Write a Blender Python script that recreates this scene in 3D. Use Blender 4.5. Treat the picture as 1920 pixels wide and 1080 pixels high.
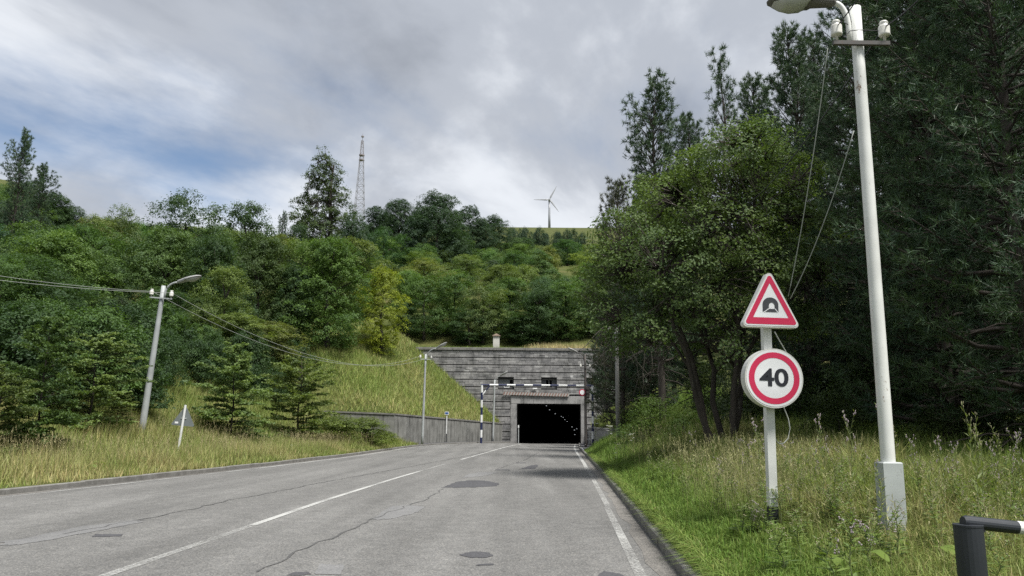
import bpy, math, random
import numpy as np
from mathutils import Vector, Matrix

R = math.radians
for o in list(bpy.data.objects):
    bpy.data.objects.remove(o)
sc = bpy.context.scene
COL = sc.collection

# ------------------------------------------------------------------ camera
FPX, CX, CY, HORIZON = 1443.0, 960.0, 540.0, 808.0
EYE = 1.6
PITCH = math.atan((HORIZON - CY) / FPX)
ROLL = R(0.45)
_F = Vector((0, math.cos(PITCH), math.sin(PITCH)))
_U0 = Vector((0, -math.sin(PITCH), math.cos(PITCH)))
_R0 = Vector((1, 0, 0))
_Rt = _R0 * math.cos(ROLL) + _U0 * math.sin(ROLL)
_Up = -_R0 * math.sin(ROLL) + _U0 * math.cos(ROLL)
cam_d = bpy.data.cameras.new('camera')
cam_d.sensor_width = 36
cam_d.lens = 36 * FPX / 1920
cam_d.clip_start = 0.05
cam_d.clip_end = 9000
cam = bpy.data.objects.new('camera', cam_d)
COL.objects.link(cam)
m = Matrix((( _Rt.x, _Up.x, -_F.x, 0), (_Rt.y, _Up.y, -_F.y, 0), (_Rt.z, _Up.z, -_F.z, EYE), (0, 0, 0, 1)))
cam.matrix_world = m
sc.camera = cam

# ------------------------------------------------------------------ world and sun
SUN_EL, SUN_AZ = R(62), R(138)        # azimuth clockwise from +Y (the way the camera looks)
w = bpy.data.worlds.new('World')
sc.world = w
w.use_nodes = True
nt = w.node_tree
nt.nodes.clear()


def N(nt, typ, **kw):
    n = nt.nodes.new(typ)
    for k, v in kw.items():
        if k == 'inp':
            for kk, vv in v.items():
                n.inputs[kk].default_value = vv
        else:
            setattr(n, k, v)
    return n


def ramp(nt, fac, stops, interp='EASE'):
    n = nt.nodes.new('ShaderNodeValToRGB')
    n.color_ramp.interpolation = interp
    el = n.color_ramp.elements
    while len(el) < len(stops):
        el.new(0.5)
    for e, (p, c) in zip(el, stops):
        e.position = p
        e.color = (c[0], c[1], c[2], 1) if hasattr(c, '__len__') else (c, c, c, 1)
    nt.links.new(fac, n.inputs[0])
    return n.outputs[0]


def mixc(nt, fac, a, b, blend='MIX'):
    n = nt.nodes.new('ShaderNodeMix')
    n.data_type = 'RGBA'
    n.blend_type = blend
    for s, v in ((n.inputs[0], fac), (n.inputs[6], a), (n.inputs[7], b)):
        if hasattr(v, 'is_output'):
            nt.links.new(v, s)
        elif hasattr(v, '__len__'):
            s.default_value = (v[0], v[1], v[2], 1)
        else:
            s.default_value = v
    return n.outputs[2]


def mathn(nt, op, a, b=0.0):
    n = nt.nodes.new('ShaderNodeMath')
    n.operation = op
    for s, v in ((n.inputs[0], a), (n.inputs[1], b)):
        if hasattr(v, 'is_output'):
            nt.links.new(v, s)
        else:
            s.default_value = v
    return n.outputs[0]


def noise(nt, vec, scale, detail=4, rough=0.55, dist=0.0):
    n = nt.nodes.new('ShaderNodeTexNoise')
    n.inputs['Scale'].default_value = scale
    n.inputs['Detail'].default_value = detail
    n.inputs['Roughness'].default_value = rough
    n.inputs['Distortion'].default_value = dist
    if vec is not None:
        nt.links.new(vec, n.inputs['Vector'])
    return n.outputs['Fac']


def mapping(nt, vec, loc=(0, 0, 0), rot=(0, 0, 0), scale=(1, 1, 1)):
    n = nt.nodes.new('ShaderNodeMapping')
    n.inputs['Location'].default_value = loc
    n.inputs['Rotation'].default_value = rot
    n.inputs['Scale'].default_value = scale
    nt.links.new(vec, n.inputs['Vector'])
    return n.outputs[0]


out = N(nt, 'ShaderNodeOutputWorld')
bg = N(nt, 'ShaderNodeBackground', inp={'Strength': 1.0})
nt.links.new(bg.outputs[0], out.inputs[0])
sky = N(nt, 'ShaderNodeTexSky', sky_type='NISHITA', sun_disc=False, sun_elevation=SUN_EL,
        sun_rotation=SUN_AZ, altitude=1800, air_density=1.0, dust_density=0.6, ozone_density=1.5)
skyc = mixc(nt, 1.0, sky.outputs[0], (0.064, 0.062, 0.058), 'MULTIPLY')
tc = N(nt, 'ShaderNodeTexCoord')
sep = N(nt, 'ShaderNodeSeparateXYZ')
nt.links.new(tc.outputs['Generated'], sep.inputs[0])
zz = mathn(nt, 'ADD', mathn(nt, 'MAXIMUM', sep.outputs[2], 0.0), 0.30)
cmb = N(nt, 'ShaderNodeCombineXYZ')
nt.links.new(mathn(nt, 'DIVIDE', sep.outputs[0], zz), cmb.inputs[0])
nt.links.new(mathn(nt, 'DIVIDE', sep.outputs[1], zz), cmb.inputs[1])
CLOUD_A, CLOUD_B = (3.3700717188079565, 16.168070833911003, 0), (7.279285465398665, 17.157824048000677, 0)
PR = mapping(nt, cmb.outputs[0], rot=(0, 0, R(30)))
P1 = mapping(nt, PR, loc=CLOUD_A, scale=(1.0, 0.5, 1.0))
P2 = mapping(nt, PR, loc=CLOUD_B, scale=(1.0, 0.72, 1.0))
c1 = noise(nt, P1, 1.3, 9, 0.56, 0.25)
c2 = noise(nt, P2, 1.9, 9, 0.54, 0.25)
cover = ramp(nt, c1, [(0.25, 0.0), (0.49, 1.0)], 'EASE')
bright = ramp(nt, c2, [(0.33, (0.145, 0.158, 0.182)), (0.48, (0.210, 0.225, 0.252)), (0.64, (0.35, 0.365, 0.388))], 'EASE')
final = mixc(nt, cover, skyc, bright)
nt.links.new(final, bg.inputs[0])

sun_d = bpy.data.lights.new('sun', 'SUN')
sun_d.energy = 2.6
sun_d.angle = R(16)
sun_d.color = (1.0, 0.97, 0.92)
sun = bpy.data.objects.new('sun', sun_d)
COL.objects.link(sun)
sd = Vector((math.sin(SUN_AZ) * math.cos(SUN_EL), math.cos(SUN_AZ) * math.cos(SUN_EL), math.sin(SUN_EL)))
sun.rotation_euler = sd.to_track_quat('Z', 'Y').to_euler()

sc.view_settings.view_transform = 'Standard'
sc.view_settings.look = 'None'
sc.view_settings.exposure = 1.28
sc.view_settings.gamma = 1.0
sc.view_settings.use_curve_mapping = False
sc.render.engine = 'CYCLES'
sc.cycles.max_bounces = 6
sc.cycles.diffuse_bounces = 3
sc.cycles.glossy_bounces = 2
sc.cycles.transmission_bounces = 4
sc.cycles.transparent_max_bounces = 6
sc.cycles.volume_bounces = 0
sc.cycles.use_denoising = False

# ------------------------------------------------------------------ helpers


def ray(u, v):
    return _F + _Rt * ((u - CX) / FPX) + _Up * ((CY - v) / FPX)


def at(u, v, D):
    """Point on the pixel's ray at world Y = D."""
    r = ray(u, v)
    return Vector((0, 0, EYE)) + r * (D / r.y)


def gnd(u, v, z=0.0):
    r = ray(u, v)
    t = (z - EYE) / r.z
    return Vector((0, 0, EYE)) + r * t


def tag(o, label=None, cat=None, group=None, kind=None):
    if label:
        o['label'] = label
    if cat:
        o['category'] = cat
    if group:
        o['group'] = group
    if kind:
        o['kind'] = kind
    return o


def empty(name, loc=(0, 0, 0), rz=0.0, parent=None):
    o = bpy.data.objects.new(name, None)
    o.empty_display_size = 0.2
    COL.objects.link(o)
    o.location = loc
    o.rotation_euler = (0, 0, rz)
    o.parent = parent
    return o


def link(name, me, parent=None):
    o = bpy.data.objects.new(name, me)
    COL.objects.link(o)
    o.parent = parent
    return o


class MB:
    def __init__(s):
        s.v, s.f, s.mi = [], [], []

    def add(s, vs, fs, mi=0):
        b = len(s.v)
        s.v += [tuple(p) for p in vs]
        for f in fs:
            s.f.append([i + b for i in f])
            s.mi.append(mi)

    def box(s, x0, x1, y0, y1, z0, z1, mi=0, M=None):
        vs = [Vector((x, y, z)) for z in (z0, z1) for y in (y0, y1) for x in (x0, x1)]
        if M is not None:
            vs = [M @ p for p in vs]
        s.add(vs, [(0, 2, 3, 1), (4, 5, 7, 6), (0, 1, 5, 4), (2, 6, 7, 3), (0, 4, 6, 2), (1, 3, 7, 5)], mi)

    def bevbox(s, x0, x1, y0, y1, z0, z1, b=0.01, mi=0, M=None):
        """Box with chamfered front/top edges: built as three stacked rings along z."""
        def ring(i, z):
            return [Vector(p) for p in ((x0 + i, y0 + i, z), (x1 - i, y0 + i, z), (x1 - i, y1 - i, z), (x0 + i, y1 - i, z))]
        vs = ring(b, z0) + ring(0, z0 + b) + ring(0, z1 - b) + ring(b, z1)
        if M is not None:
            vs = [M @ p for p in vs]
        fs = [(3, 2, 1, 0), (12, 13, 14, 15)]
        for k in range(3):
            for j in range(4):
                a, c = k * 4 + j, k * 4 + (j + 1) % 4
                fs.append((a, c, c + 4, a + 4))
        s.add(vs, fs, mi)

    def tube(s, path, radii, n=8, mi=0, cap=True, mis=None):
        path = [Vector(p) for p in path]
        if not hasattr(radii, '__len__'):
            radii = [radii] * len(path)
        base = len(s.v)
        up = Vector((0, 0, 1))
        for i, p in enumerate(path):
            t = (path[min(i + 1, len(path) - 1)] - path[max(i - 1, 0)]).normalized()
            ref = up if abs(t.dot(up)) < 0.9 else Vector((1, 0, 0))
            a = t.cross(ref).normalized()
            b = t.cross(a)
            for k in range(n):
                an = 2 * math.pi * k / n
                s.v.append(tuple(p + (a * math.cos(an) + b * math.sin(an)) * radii[i]))
        for i in range(len(path) - 1):
            for k in range(n):
                q, r_ = base + i * n + k, base + i * n + (k + 1) % n
                s.f.append([q, r_, r_ + n, q + n])
                s.mi.append(mis[i] if mis else mi)
        if cap:
            s.f.append([base + k for k in range(n)][::-1])
            s.mi.append(mis[0] if mis else mi)
            e = base + (len(path) - 1) * n
            s.f.append([e + k for k in range(n)])
            s.mi.append(mis[-1] if mis else mi)

    def prism(s, pts, y0, y1, mi=0, M=None):
        """Polygon in x,z extruded along y (y0 is the front)."""
        n = len(pts)
        vs = [Vector((x, y0, z)) for x, z in pts] + [Vector((x, y1, z)) for x, z in pts]
        if M is not None:
            vs = [M @ p for p in vs]
        fs = [list(range(n)), list(range(2 * n - 1, n - 1, -1))]
        for i in range(n):
            j = (i + 1) % n
            fs.append((i, i + n, j + n, j))
        s.add(vs, fs, mi)

    def lathe(s, prof, n=12, mi=0, c=(0, 0, 0)):
        b = len(s.v)
        for r_, z in prof:
            for k in range(n):
                an = 2 * math.pi * k / n
                s.v.append((c[0] + r_ * math.cos(an), c[1] + r_ * math.sin(an), c[2] + z))
        for i in range(len(prof) - 1):
            for k in range(n):
                q, r2 = b + i * n + k, b + i * n + (k + 1) % n
                s.f.append([q, r2, r2 + n, q + n])
                s.mi.append(mi)
        s.f.append([b + k for k in range(n)][::-1])
        s.mi.append(mi)
        e = b + (len(prof) - 1) * n
        s.f.append([e + k for k in range(n)])
        s.mi.append(mi)

    def mesh(s, name, mats, smooth=False):
        me = bpy.data.meshes.new(name)
        me.from_pydata(s.v, [], s.f)
        if not hasattr(mats, '__len__'):
            mats = [mats]
        for mt in mats:
            me.materials.append(mt)
        me.polygons.foreach_set('material_index', s.mi)
        if smooth:
            me.polygons.foreach_set('use_smooth', [True] * len(s.f))
        me.update()
        return me

    def build(s, name, mats, parent=None, smooth=False):
        return link(name, s.mesh(name, mats, smooth), parent)


def np_mesh(name, V, F, mat, attrs=None, smooth=False):
    """V (n,3), F (m,k) all faces with k corners."""
    me = bpy.data.meshes.new(name)
    V = np.ascontiguousarray(V, dtype=np.float32)
    F = np.ascontiguousarray(F, dtype=np.int32)
    k = F.shape[1]
    me.vertices.add(len(V))
    me.vertices.foreach_set('co', V.ravel())
    me.loops.add(F.size)
    me.loops.foreach_set('vertex_index', F.ravel())
    me.polygons.add(len(F))
    me.polygons.foreach_set('loop_start', np.arange(0, F.size, k, dtype=np.int32))
    me.polygons.foreach_set('loop_total', np.full(len(F), k, dtype=np.int32))
    me.polygons.foreach_set('use_smooth', np.full(len(F), bool(smooth), dtype=bool))
    if attrs:
        for an, av in attrs.items():
            if av.ndim == 1:
                a = me.attributes.new(an, 'FLOAT', 'POINT')
                a.data.foreach_set('value', np.ascontiguousarray(av, dtype=np.float32))
            else:
                a = me.attributes.new(an, 'FLOAT_COLOR', 'POINT')
                c4 = np.ones((len(av), 4), dtype=np.float32)
                c4[:, :3] = av
                a.data.foreach_set('color', c4.ravel())
    me.materials.append(mat)
    me.update(calc_edges=True)
    return me


# ------------------------------------------------------------------ materials


def newmat(name):
    mt = bpy.data.materials.new(name)
    mt.use_nodes = True
    t = mt.node_tree
    t.nodes.clear()
    o = t.nodes.new('ShaderNodeOutputMaterial')
    p = t.nodes.new('ShaderNodeBsdfPrincipled')
    t.links.new(p.outputs[0], o.inputs[0])
    return mt, t, p, o


def setc(t, p, name, val):
    if hasattr(val, 'is_output'):
        t.links.new(val, p.inputs[name])
    elif hasattr(val, '__len__'):
        p.inputs[name].default_value = (val[0], val[1], val[2], 1)
    else:
        p.inputs[name].default_value = val


def bump(t, p, h, strength=0.3, dist=0.02):
    b = t.nodes.new('ShaderNodeBump')
    b.inputs['Strength'].default_value = strength
    b.inputs['Distance'].default_value = dist
    t.links.new(h, b.inputs['Height'])
    t.links.new(b.outputs[0], p.inputs['Normal'])


def objco(t):
    return t.nodes.new('ShaderNodeTexCoord').outputs['Object']


def attr(t, name, out='Fac'):
    a = t.nodes.new('ShaderNodeAttribute')
    a.attribute_name = name
    return a.outputs[out]


def simple(name, col, rough=0.6, var=0.12, scale=6.0, metal=0.0, spec=0.4):
    mt, t, p, o = newmat(name)
    n = noise(t, objco(t), scale, 5, 0.6)
    c = ramp(t, n, [(0.3, tuple(max(0, x * (1 - var)) for x in col)), (0.7, tuple(min(1, x * (1 + var)) for x in col))], 'LINEAR')
    setc(t, p, 'Base Color', c)
    setc(t, p, 'Roughness', rough)
    setc(t, p, 'Metallic', metal)
    p.inputs['Specular IOR Level'].default_value = spec
    return mt


def weathered(name, col, rust=(0.16, 0.07, 0.03), amount=0.62, rough=0.55, scale=9.0, streak=1.0):
    """Paint or zinc with rust or dirt spots."""
    mt, t, p, o = newmat(name)
    oc = objco(t)
    n1 = noise(t, mapping(t, oc, scale=(1, 1, 0.35 if streak else 1)), scale, 6, 0.65)
    n2 = noise(t, oc, scale * 0.25, 3, 0.5)
    n3 = noise(t, oc, scale * 5, 3, 0.6)
    base = ramp(t, n2, [(0.3, tuple(x * 0.82 for x in col)), (0.7, tuple(min(1, x * 1.08) for x in col))], 'LINEAR')
    msk = ramp(t, mathn(t, 'ADD', mathn(t, 'MULTIPLY', n1, 0.75), mathn(t, 'MULTIPLY', n3, 0.25)), [(amount, 0.0), (amount + 0.07, 1.0)], 'LINEAR')
    c = mixc(t, msk, base, rust)
    setc(t, p, 'Base Color', c)
    setc(t, p, 'Roughness', rough)
    bump(t, p, n3, 0.15, 0.004)
    return mt


def asphalt(name, base, var=0.25, grain=1.0, tint=(1, 1, 1)):
    mt, t, p, o = newmat(name)
    oc = objco(t)
    big = noise(t, mapping(t, oc, rot=(0, 0, R(4)), scale=(1, 0.22, 1)), 0.55, 5, 0.6)
    mid = noise(t, oc, 3.0, 4, 0.6)
    fine = noise(t, oc, 55.0, 3, 0.7)
    vor = t.nodes.new('ShaderNodeTexVoronoi')
    vor.inputs['Scale'].default_value = 62.0
    t.links.new(oc, vor.inputs['Vector'])
    g = ramp(t, vor.outputs['Color'], [(0.1, (0.50, 0.50, 0.50)), (0.55, (1.0, 1.0, 1.0)), (0.95, (1.65, 1.6, 1.5))], 'LINEAR')
    a = ramp(t, big, [(0.3, tuple(base * (1 - var) * k for k in tint)), (0.7, tuple(base * (1 + var) * k for k in tint))], 'LINEAR')
    b = mixc(t, 0.4 * grain, a, mixc(t, 1.0, a, ramp(t, mid, [(0.3, 0.7), (0.7, 1.3)], 'LINEAR'), 'MULTIPLY'))
    c = mixc(t, 0.75 * grain, b, mixc(t, 1.0, b, g, 'MULTIPLY'))
    sp2 = noise(t, oc, 17.0, 4, 0.75)
    c = mixc(t, 0.5 * grain, c, mixc(t, 1.0, c, ramp(t, sp2, [(0.3, 0.62), (0.7, 1.38)], 'LINEAR'), 'MULTIPLY'))
    wh = noise(t, mapping(t, oc, rot=(0, 0, R(3.6)), scale=(1.0, 0.025, 1)), 1.1, 3, 0.5)
    c = mixc(t, 0.6 * grain, c, mixc(t, 1.0, c, ramp(t, wh, [(0.35, 0.80), (0.65, 1.18)], 'LINEAR'), 'MULTIPLY'))
    c = mixc(t, 0.6 * grain, c, mixc(t, 1.0, c, ramp(t, fine, [(0.25, 0.45), (0.75, 1.55)], 'LINEAR'), 'MULTIPLY'))
    setc(t, p, 'Base Color', c)
    setc(t, p, 'Roughness', 0.85)
    p.inputs['Specular IOR Level'].default_value = 0.25
    bump(t, p, mathn(t, 'ADD', fine, vor.outputs['Distance']), 0.35, 0.006)
    return mt


def paint_line(name, lo, hi):
    """Worn road paint: white over grey asphalt, broken by noise (lo..hi sets how worn)."""
    mt, t, p, o = newmat(name)
    oc = objco(t)
    n = mathn(t, 'ADD', mathn(t, 'MULTIPLY', noise(t, oc, 0.45, 3, 0.5), 0.4), mathn(t, 'MULTIPLY', noise(t, oc, 30.0, 5, 0.75), 0.6))
    msk = ramp(t, n, [(lo, 0.0), (hi, 1.0)], 'LINEAR')
    tr = t.nodes.new('ShaderNodeBsdfTransparent')
    setc(t, p, 'Base Color', (0.44, 0.44, 0.42))
    setc(t, p, 'Roughness', 0.7)
    mx = t.nodes.new('ShaderNodeMixShader')
    t.links.new(msk, mx.inputs[0])
    t.links.new(tr.outputs[0], mx.inputs[1])
    t.links.new(p.outputs[0], mx.inputs[2])
    t.links.new(mx.outputs[0], o.inputs[0])
    return mt


def concrete(name, c0, c1, scale=2.0, streak=True, dark=(0.05, 0.05, 0.045), lo=0.52):
    mt, t, p, o = newmat(name)
    oc = objco(t)
    n1 = noise(t, oc, scale, 6, 0.62)
    n2 = noise(t, mapping(t, oc, scale=(2.2, 2.2, 0.18)), 1.6, 5, 0.6)
    n3 = noise(t, oc, scale * 14, 4, 0.7)
    c = ramp(t, n1, [(0.3, c0), (0.7, c1)], 'LINEAR')
    if streak:
        c = mixc(t, mathn(t, 'MULTIPLY', ramp(t, n2, [(lo, 0.0), (lo + 0.16, 1.0)], 'LINEAR'), 0.75), c, dark)
    c = mixc(t, 0.5, c, mixc(t, 1.0, c, ramp(t, n3, [(0.3, 0.65), (0.7, 1.3)], 'LINEAR'), 'MULTIPLY'))
    setc(t, p, 'Base Color', c)
    setc(t, p, 'Roughness', 0.9)
    p.inputs['Specular IOR Level'].default_value = 0.2
    bump(t, p, n3, 0.4, 0.012)
    return mt


def stone(name):
    mt, t, p, o = newmat(name)
    oc = objco(t)
    tint = attr(t, 'tint')
    n1 = noise(t, oc, 0.55, 6, 0.65)
    n2 = noise(t, mapping(t, oc, scale=(1.6, 1, 0.3)), 1.1, 5, 0.65)
    n3 = noise(t, oc, 9, 4, 0.7)
    c = ramp(t, tint, [(0.0, (0.16, 0.16, 0.165)), (0.45, (0.27, 0.265, 0.262)), (0.85, (0.36, 0.355, 0.345)), (1.0, (0.52, 0.52, 0.51))], 'LINEAR')
    soot = ramp(t, mathn(t, 'ADD', mathn(t, 'MULTIPLY', n1, 0.6), mathn(t, 'MULTIPLY', n2, 0.4)), [(0.45, 0.0), (0.64, 1.0)], 'LINEAR')
    c = mixc(t, mathn(t, 'MULTIPLY', soot, 0.8), c, (0.055, 0.057, 0.055))
    c = mixc(t, 0.6, c, mixc(t, 1.0, c, ramp(t, n3, [(0.3, 0.6), (0.7, 1.4)], 'LINEAR'), 'MULTIPLY'))
    setc(t, p, 'Base Color', c)
    setc(t, p, 'Roughness', 0.92)
    p.inputs['Specular IOR Level'].default_value = 0.2
    bump(t, p, n3, 0.5, 0.02)
    return mt


def leafmat(name, transl=0.38, yellow=(1.28, 1.22, 0.78)):
    """Leaf colour = object colour, varied leaf by leaf with the mesh's own random tint."""
    mt, t, p, o = newmat(name)
    oi = t.nodes.new('ShaderNodeObjectInfo')
    tint = attr(t, 'tint')
    dk = mixc(t, 1.0, oi.outputs['Color'], (0.72, 0.76, 0.80), 'MULTIPLY')
    lt = mixc(t, 1.0, oi.outputs['Color'], yellow, 'MULTIPLY')
    c = mixc(t, tint, dk, lt)
    setc(t, p, 'Base Color', c)
    setc(t, p, 'Roughness', 0.55)
    p.inputs['Specular IOR Level'].default_value = 0.3
    tr = t.nodes.new('ShaderNodeBsdfTranslucent')
    t.links.new(mixc(t, 1.0, c, (1.25, 1.3, 0.6), 'MULTIPLY'), tr.inputs[0])
    mx = t.nodes.new('ShaderNodeMixShader')
    mx.inputs[0].default_value = transl
    t.links.new(p.outputs[0], mx.inputs[1])
    t.links.new(tr.outputs[0], mx.inputs[2])
    t.links.new(mx.outputs[0], o.inputs[0])
    return mt


def grassmat(name):
    mt, t, p, o = newmat(name)
    c = attr(t, 'Col', 'Color')
    setc(t, p, 'Base Color', c)
    setc(t, p, 'Roughness', 0.6)
    p.inputs['Specular IOR Level'].default_value = 0.25
    tr = t.nodes.new('ShaderNodeBsdfTranslucent')
    t.links.new(c, tr.inputs[0])
    mx = t.nodes.new('ShaderNodeMixShader')
    mx.inputs[0].default_value = 0.35
    t.links.new(p.outputs[0], mx.inputs[1])
    t.links.new(tr.outputs[0], mx.inputs[2])
    t.links.new(mx.outputs[0], o.inputs[0])
    return mt


def groundmat():
    mt, t, p, o = newmat('ground_soil')
    oc = objco(t)
    n1 = noise(t, oc, 0.12, 5, 0.6)
    n2 = noise(t, oc, 2.4, 6, 0.7)
    c = ramp(t, n1, [(0.3, (0.045, 0.065, 0.018)), (0.55, (0.085, 0.095, 0.03)), (0.75, (0.12, 0.105, 0.045))], 'LINEAR')
    c = mixc(t, 0.7, c, mixc(t, 1.0, c, ramp(t, n2, [(0.3, 0.45), (0.7, 1.5)], 'LINEAR'), 'MULTIPLY'))
    setc(t, p, 'Base Color', c)
    setc(t, p, 'Roughness', 0.95)
    p.inputs['Specular IOR Level'].default_value = 0.1
    bump(t, p, n2, 0.6, 0.06)
    return mt


def emis(name, col, st):
    mt, t, p, o = newmat(name)
    setc(t, p, 'Base Color', (0.6, 0.6, 0.55))
    setc(t, p, 'Emission Color', col)
    p.inputs['Emission Strength'].default_value = st
    return mt


M = {}
M['ground'] = groundmat()
M['asphalt'] = asphalt('road_asphalt', 0.155, 0.17, 1.0, (1.0, 0.99, 0.96))
M['patch_dark'] = asphalt('patch_asphalt', 0.078, 0.15, 0.5, (0.98, 0.98, 1.05))
M['patch_light'] = asphalt('pale_patch_asphalt', 0.175, 0.1, 0.6)
M['tar'] = asphalt('crack_tar', 0.095, 0.25, 1.0)
M['paint'] = paint_line('road_paint', 0.38, 0.52)
M['paint_worn'] = paint_line('worn_road_paint', 0.44, 0.60)
M['kerb'] = concrete('kerb_concrete', (0.13, 0.125, 0.115), (0.25, 0.245, 0.23), 3.0, False)
M['concrete'] = concrete('wall_concrete', (0.15, 0.15, 0.14), (0.26, 0.26, 0.245), 1.2, True, (0.05, 0.05, 0.045), 0.5)
M['pale_concrete'] = concrete('pale_concrete', (0.24, 0.24, 0.235), (0.36, 0.36, 0.35), 1.2, True, (0.10, 0.10, 0.095), 0.55)
M['stone'] = stone('portal_stone')
M['joint'] = simple('dark_joint', (0.035, 0.035, 0.036), 0.95, 0.2, 3)
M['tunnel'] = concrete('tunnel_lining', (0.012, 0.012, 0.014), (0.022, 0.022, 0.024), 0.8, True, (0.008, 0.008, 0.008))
M['white_pole'] = weathered('white_painted_steel', (0.70, 0.71, 0.68), (0.20, 0.13, 0.08), 0.60, 0.5, 7.0)
M['grey_pole'] = weathered('grey_zinc_steel', (0.36, 0.38, 0.38), (0.15, 0.12, 0.09), 0.63, 0.5, 9.0)
M['sleeve'] = weathered('grey_painted_sleeve', (0.40, 0.43, 0.42), (0.12, 0.11, 0.09), 0.60, 0.55, 10.0)
M['wood_pole'] = weathered('weathered_concrete_pole', (0.24, 0.235, 0.22), (0.10, 0.09, 0.08), 0.6, 0.9, 5.0)
M['dark_steel'] = weathered('dark_rusty_steel', (0.075, 0.07, 0.066), (0.10, 0.05, 0.03), 0.55, 0.6, 12.0)
M['lamp_shell'] = weathered('lamp_shell_grey', (0.13, 0.125, 0.115), (0.06, 0.055, 0.05), 0.58, 0.55, 8.0)
M['lamp_shell_far'] = weathered('lamp_shell_pale', (0.34, 0.34, 0.33), (0.15, 0.14, 0.12), 0.6, 0.5, 8.0)
M['lamp_glass'] = simple('lamp_glass', (0.42, 0.43, 0.40), 0.25, 0.1, 8, 0, 0.6)
M['porcelain'] = simple('porcelain_insulator', (0.66, 0.65, 0.60), 0.25, 0.1, 9, 0, 0.6)
M['wire'] = simple('dark_wire', (0.028, 0.028, 0.034), 0.6)
M['wire_pale'] = simple('pale_wire', (0.30, 0.32, 0.29), 0.5)
M['sign_white'] = weathered('sign_white', (0.78, 0.79, 0.80), (0.45, 0.44, 0.42), 0.72, 0.35, 6.0)
M['sign_rim'] = weathered('sign_box_rim', (0.62, 0.62, 0.58), (0.22, 0.20, 0.16), 0.60, 0.45, 14.0)
M['sign_red'] = simple('sign_red', (0.56, 0.028, 0.085), 0.35, 0.07, 4)
M['sign_black'] = simple('sign_black', (0.022, 0.024, 0.03), 0.4)
M['sign_picto'] = simple('sign_dark_grey', (0.055, 0.058, 0.065), 0.4)
M['sign_back'] = weathered('sign_back_zinc', (0.16, 0.18, 0.18), (0.05, 0.05, 0.05), 0.6, 0.5, 8.0)
M['post_black'] = simple('post_black_foot', (0.03, 0.032, 0.036), 0.6, 0.25, 14)
M['barrier_black'] = weathered('barrier_black', (0.022, 0.026, 0.032), (0.05, 0.045, 0.04), 0.66, 0.55, 10.0)
M['barrier_white'] = weathered('barrier_white', (0.74, 0.74, 0.72), (0.3, 0.28, 0.25), 0.66, 0.45, 9.0)
M['navy'] = simple('gantry_navy', (0.018, 0.025, 0.075), 0.5, 0.15, 6)
M['white'] = weathered('gantry_white', (0.74, 0.75, 0.74), (0.4, 0.38, 0.34), 0.66, 0.5, 6.0)
M['blue'] = simple('sign_blue', (0.03, 0.09, 0.28), 0.4)
M['red_paint'] = simple('faded_red_paint', (0.24, 0.15, 0.125), 0.7, 0.25, 8)
M['white_paint'] = simple('faded_white_paint', (0.36, 0.35, 0.33), 0.7, 0.2, 8)
M['plaster'] = weathered('chimney_plaster', (0.56, 0.55, 0.50), (0.25, 0.22, 0.18), 0.6, 0.85, 5.0)
M['rust_roof'] = simple('chimney_cap', (0.16, 0.12, 0.09), 0.8, 0.3, 6)
M['frame'] = simple('window_frame_grey', (0.17, 0.17, 0.165), 0.7, 0.2, 8)
M['shutter'] = simple('window_shutter', (0.085, 0.087, 0.09), 0.8, 0.25, 5)
M['pane'] = simple('dusty_pane', (0.13, 0.14, 0.14), 0.3, 0.3, 4, 0, 0.5)
M['dark'] = simple('room_shade_panel', (0.012, 0.012, 0.014), 0.9)  # near-black colour stands in for shade behind the portal windows
M['amber'] = simple('signal_housing', (0.035, 0.03, 0.028), 0.6)
M['tunnel_lamp'] = emis('tunnel_lamp_glow', (0.9, 0.95, 1.0), 0.3)
M['turbine'] = simple('turbine_white', (0.34, 0.35, 0.37), 0.4, 0.03, 0.2)
M['lattice'] = simple('lattice_steel', (0.27, 0.27, 0.29), 0.5, 0.1, 0.3)
M['lattice_red'] = simple('lattice_red', (0.26, 0.235, 0.24), 0.6, 0.1, 0.3)
M['bark'] = weathered('bark_brown', (0.055, 0.046, 0.038), (0.10, 0.095, 0.08), 0.56, 0.95, 8.0)
M['bark_grey'] = weathered('bark_grey', (0.10, 0.095, 0.085), (0.05, 0.045, 0.04), 0.56, 0.95, 8.0)
M['twig_dead'] = simple('dead_twig', (0.16, 0.145, 0.12), 0.9, 0.2, 6)
M['leaf'] = leafmat('leaf', 0.33)
M['needle'] = leafmat('needle', 0.12, (1.35, 1.25, 0.8))
M['grass'] = grassmat('grass_blade')
M['petal'] = simple('white_petals', (0.72, 0.73, 0.68), 0.7, 0.1, 9)
M['petal_pink'] = simple('mauve_petals', (0.40, 0.33, 0.36), 0.7, 0.15, 9)

# ------------------------------------------------------------------ terrain


def kl(y):
    return np.interp(y, [-60, 18.2, 25, 34, 46, 58, 66, 72, 78, 84, 90, 96, 101],
                     [-16.5, -12.15, -11.5, -10.75, -10.05, -9.65, -9.3, -8.7, -7.4, -5.4, -3.1, -0.9, 0.2])


def kr(y):
    return np.interp(y, [-60, 8.75, 14.3, 23, 41, 60, 76, 101], [-2.6, 1.9, 2.32, 2.95, 4.25, 5.5, 6.6, 8.75])


def kc(y):
    return np.interp(y, [-60, 10.4, 18, 27.1, 44.4, 60, 77, 101], [-6.2, -4.4, -4.25, -3.85, -2.75, -1.65, -0.3, 1.6])


def sm(x, a, b):
    t = np.clip((np.asarray(x, float) - a) / (b - a), 0, 1)
    return t * t * (3 - 2 * t)


def smin(a, b, k=1.2):
    return np.minimum(a, b) - k * np.log1p(np.exp(-np.abs(a - b) / k))


def zroad(x, y):
    return 0.22 * sm(y, 50, 88) * sm(-np.asarray(x, float), -3, 4)


WN = (-0.935, 0.356)          # normal of the left retaining wall, into the bank


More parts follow.
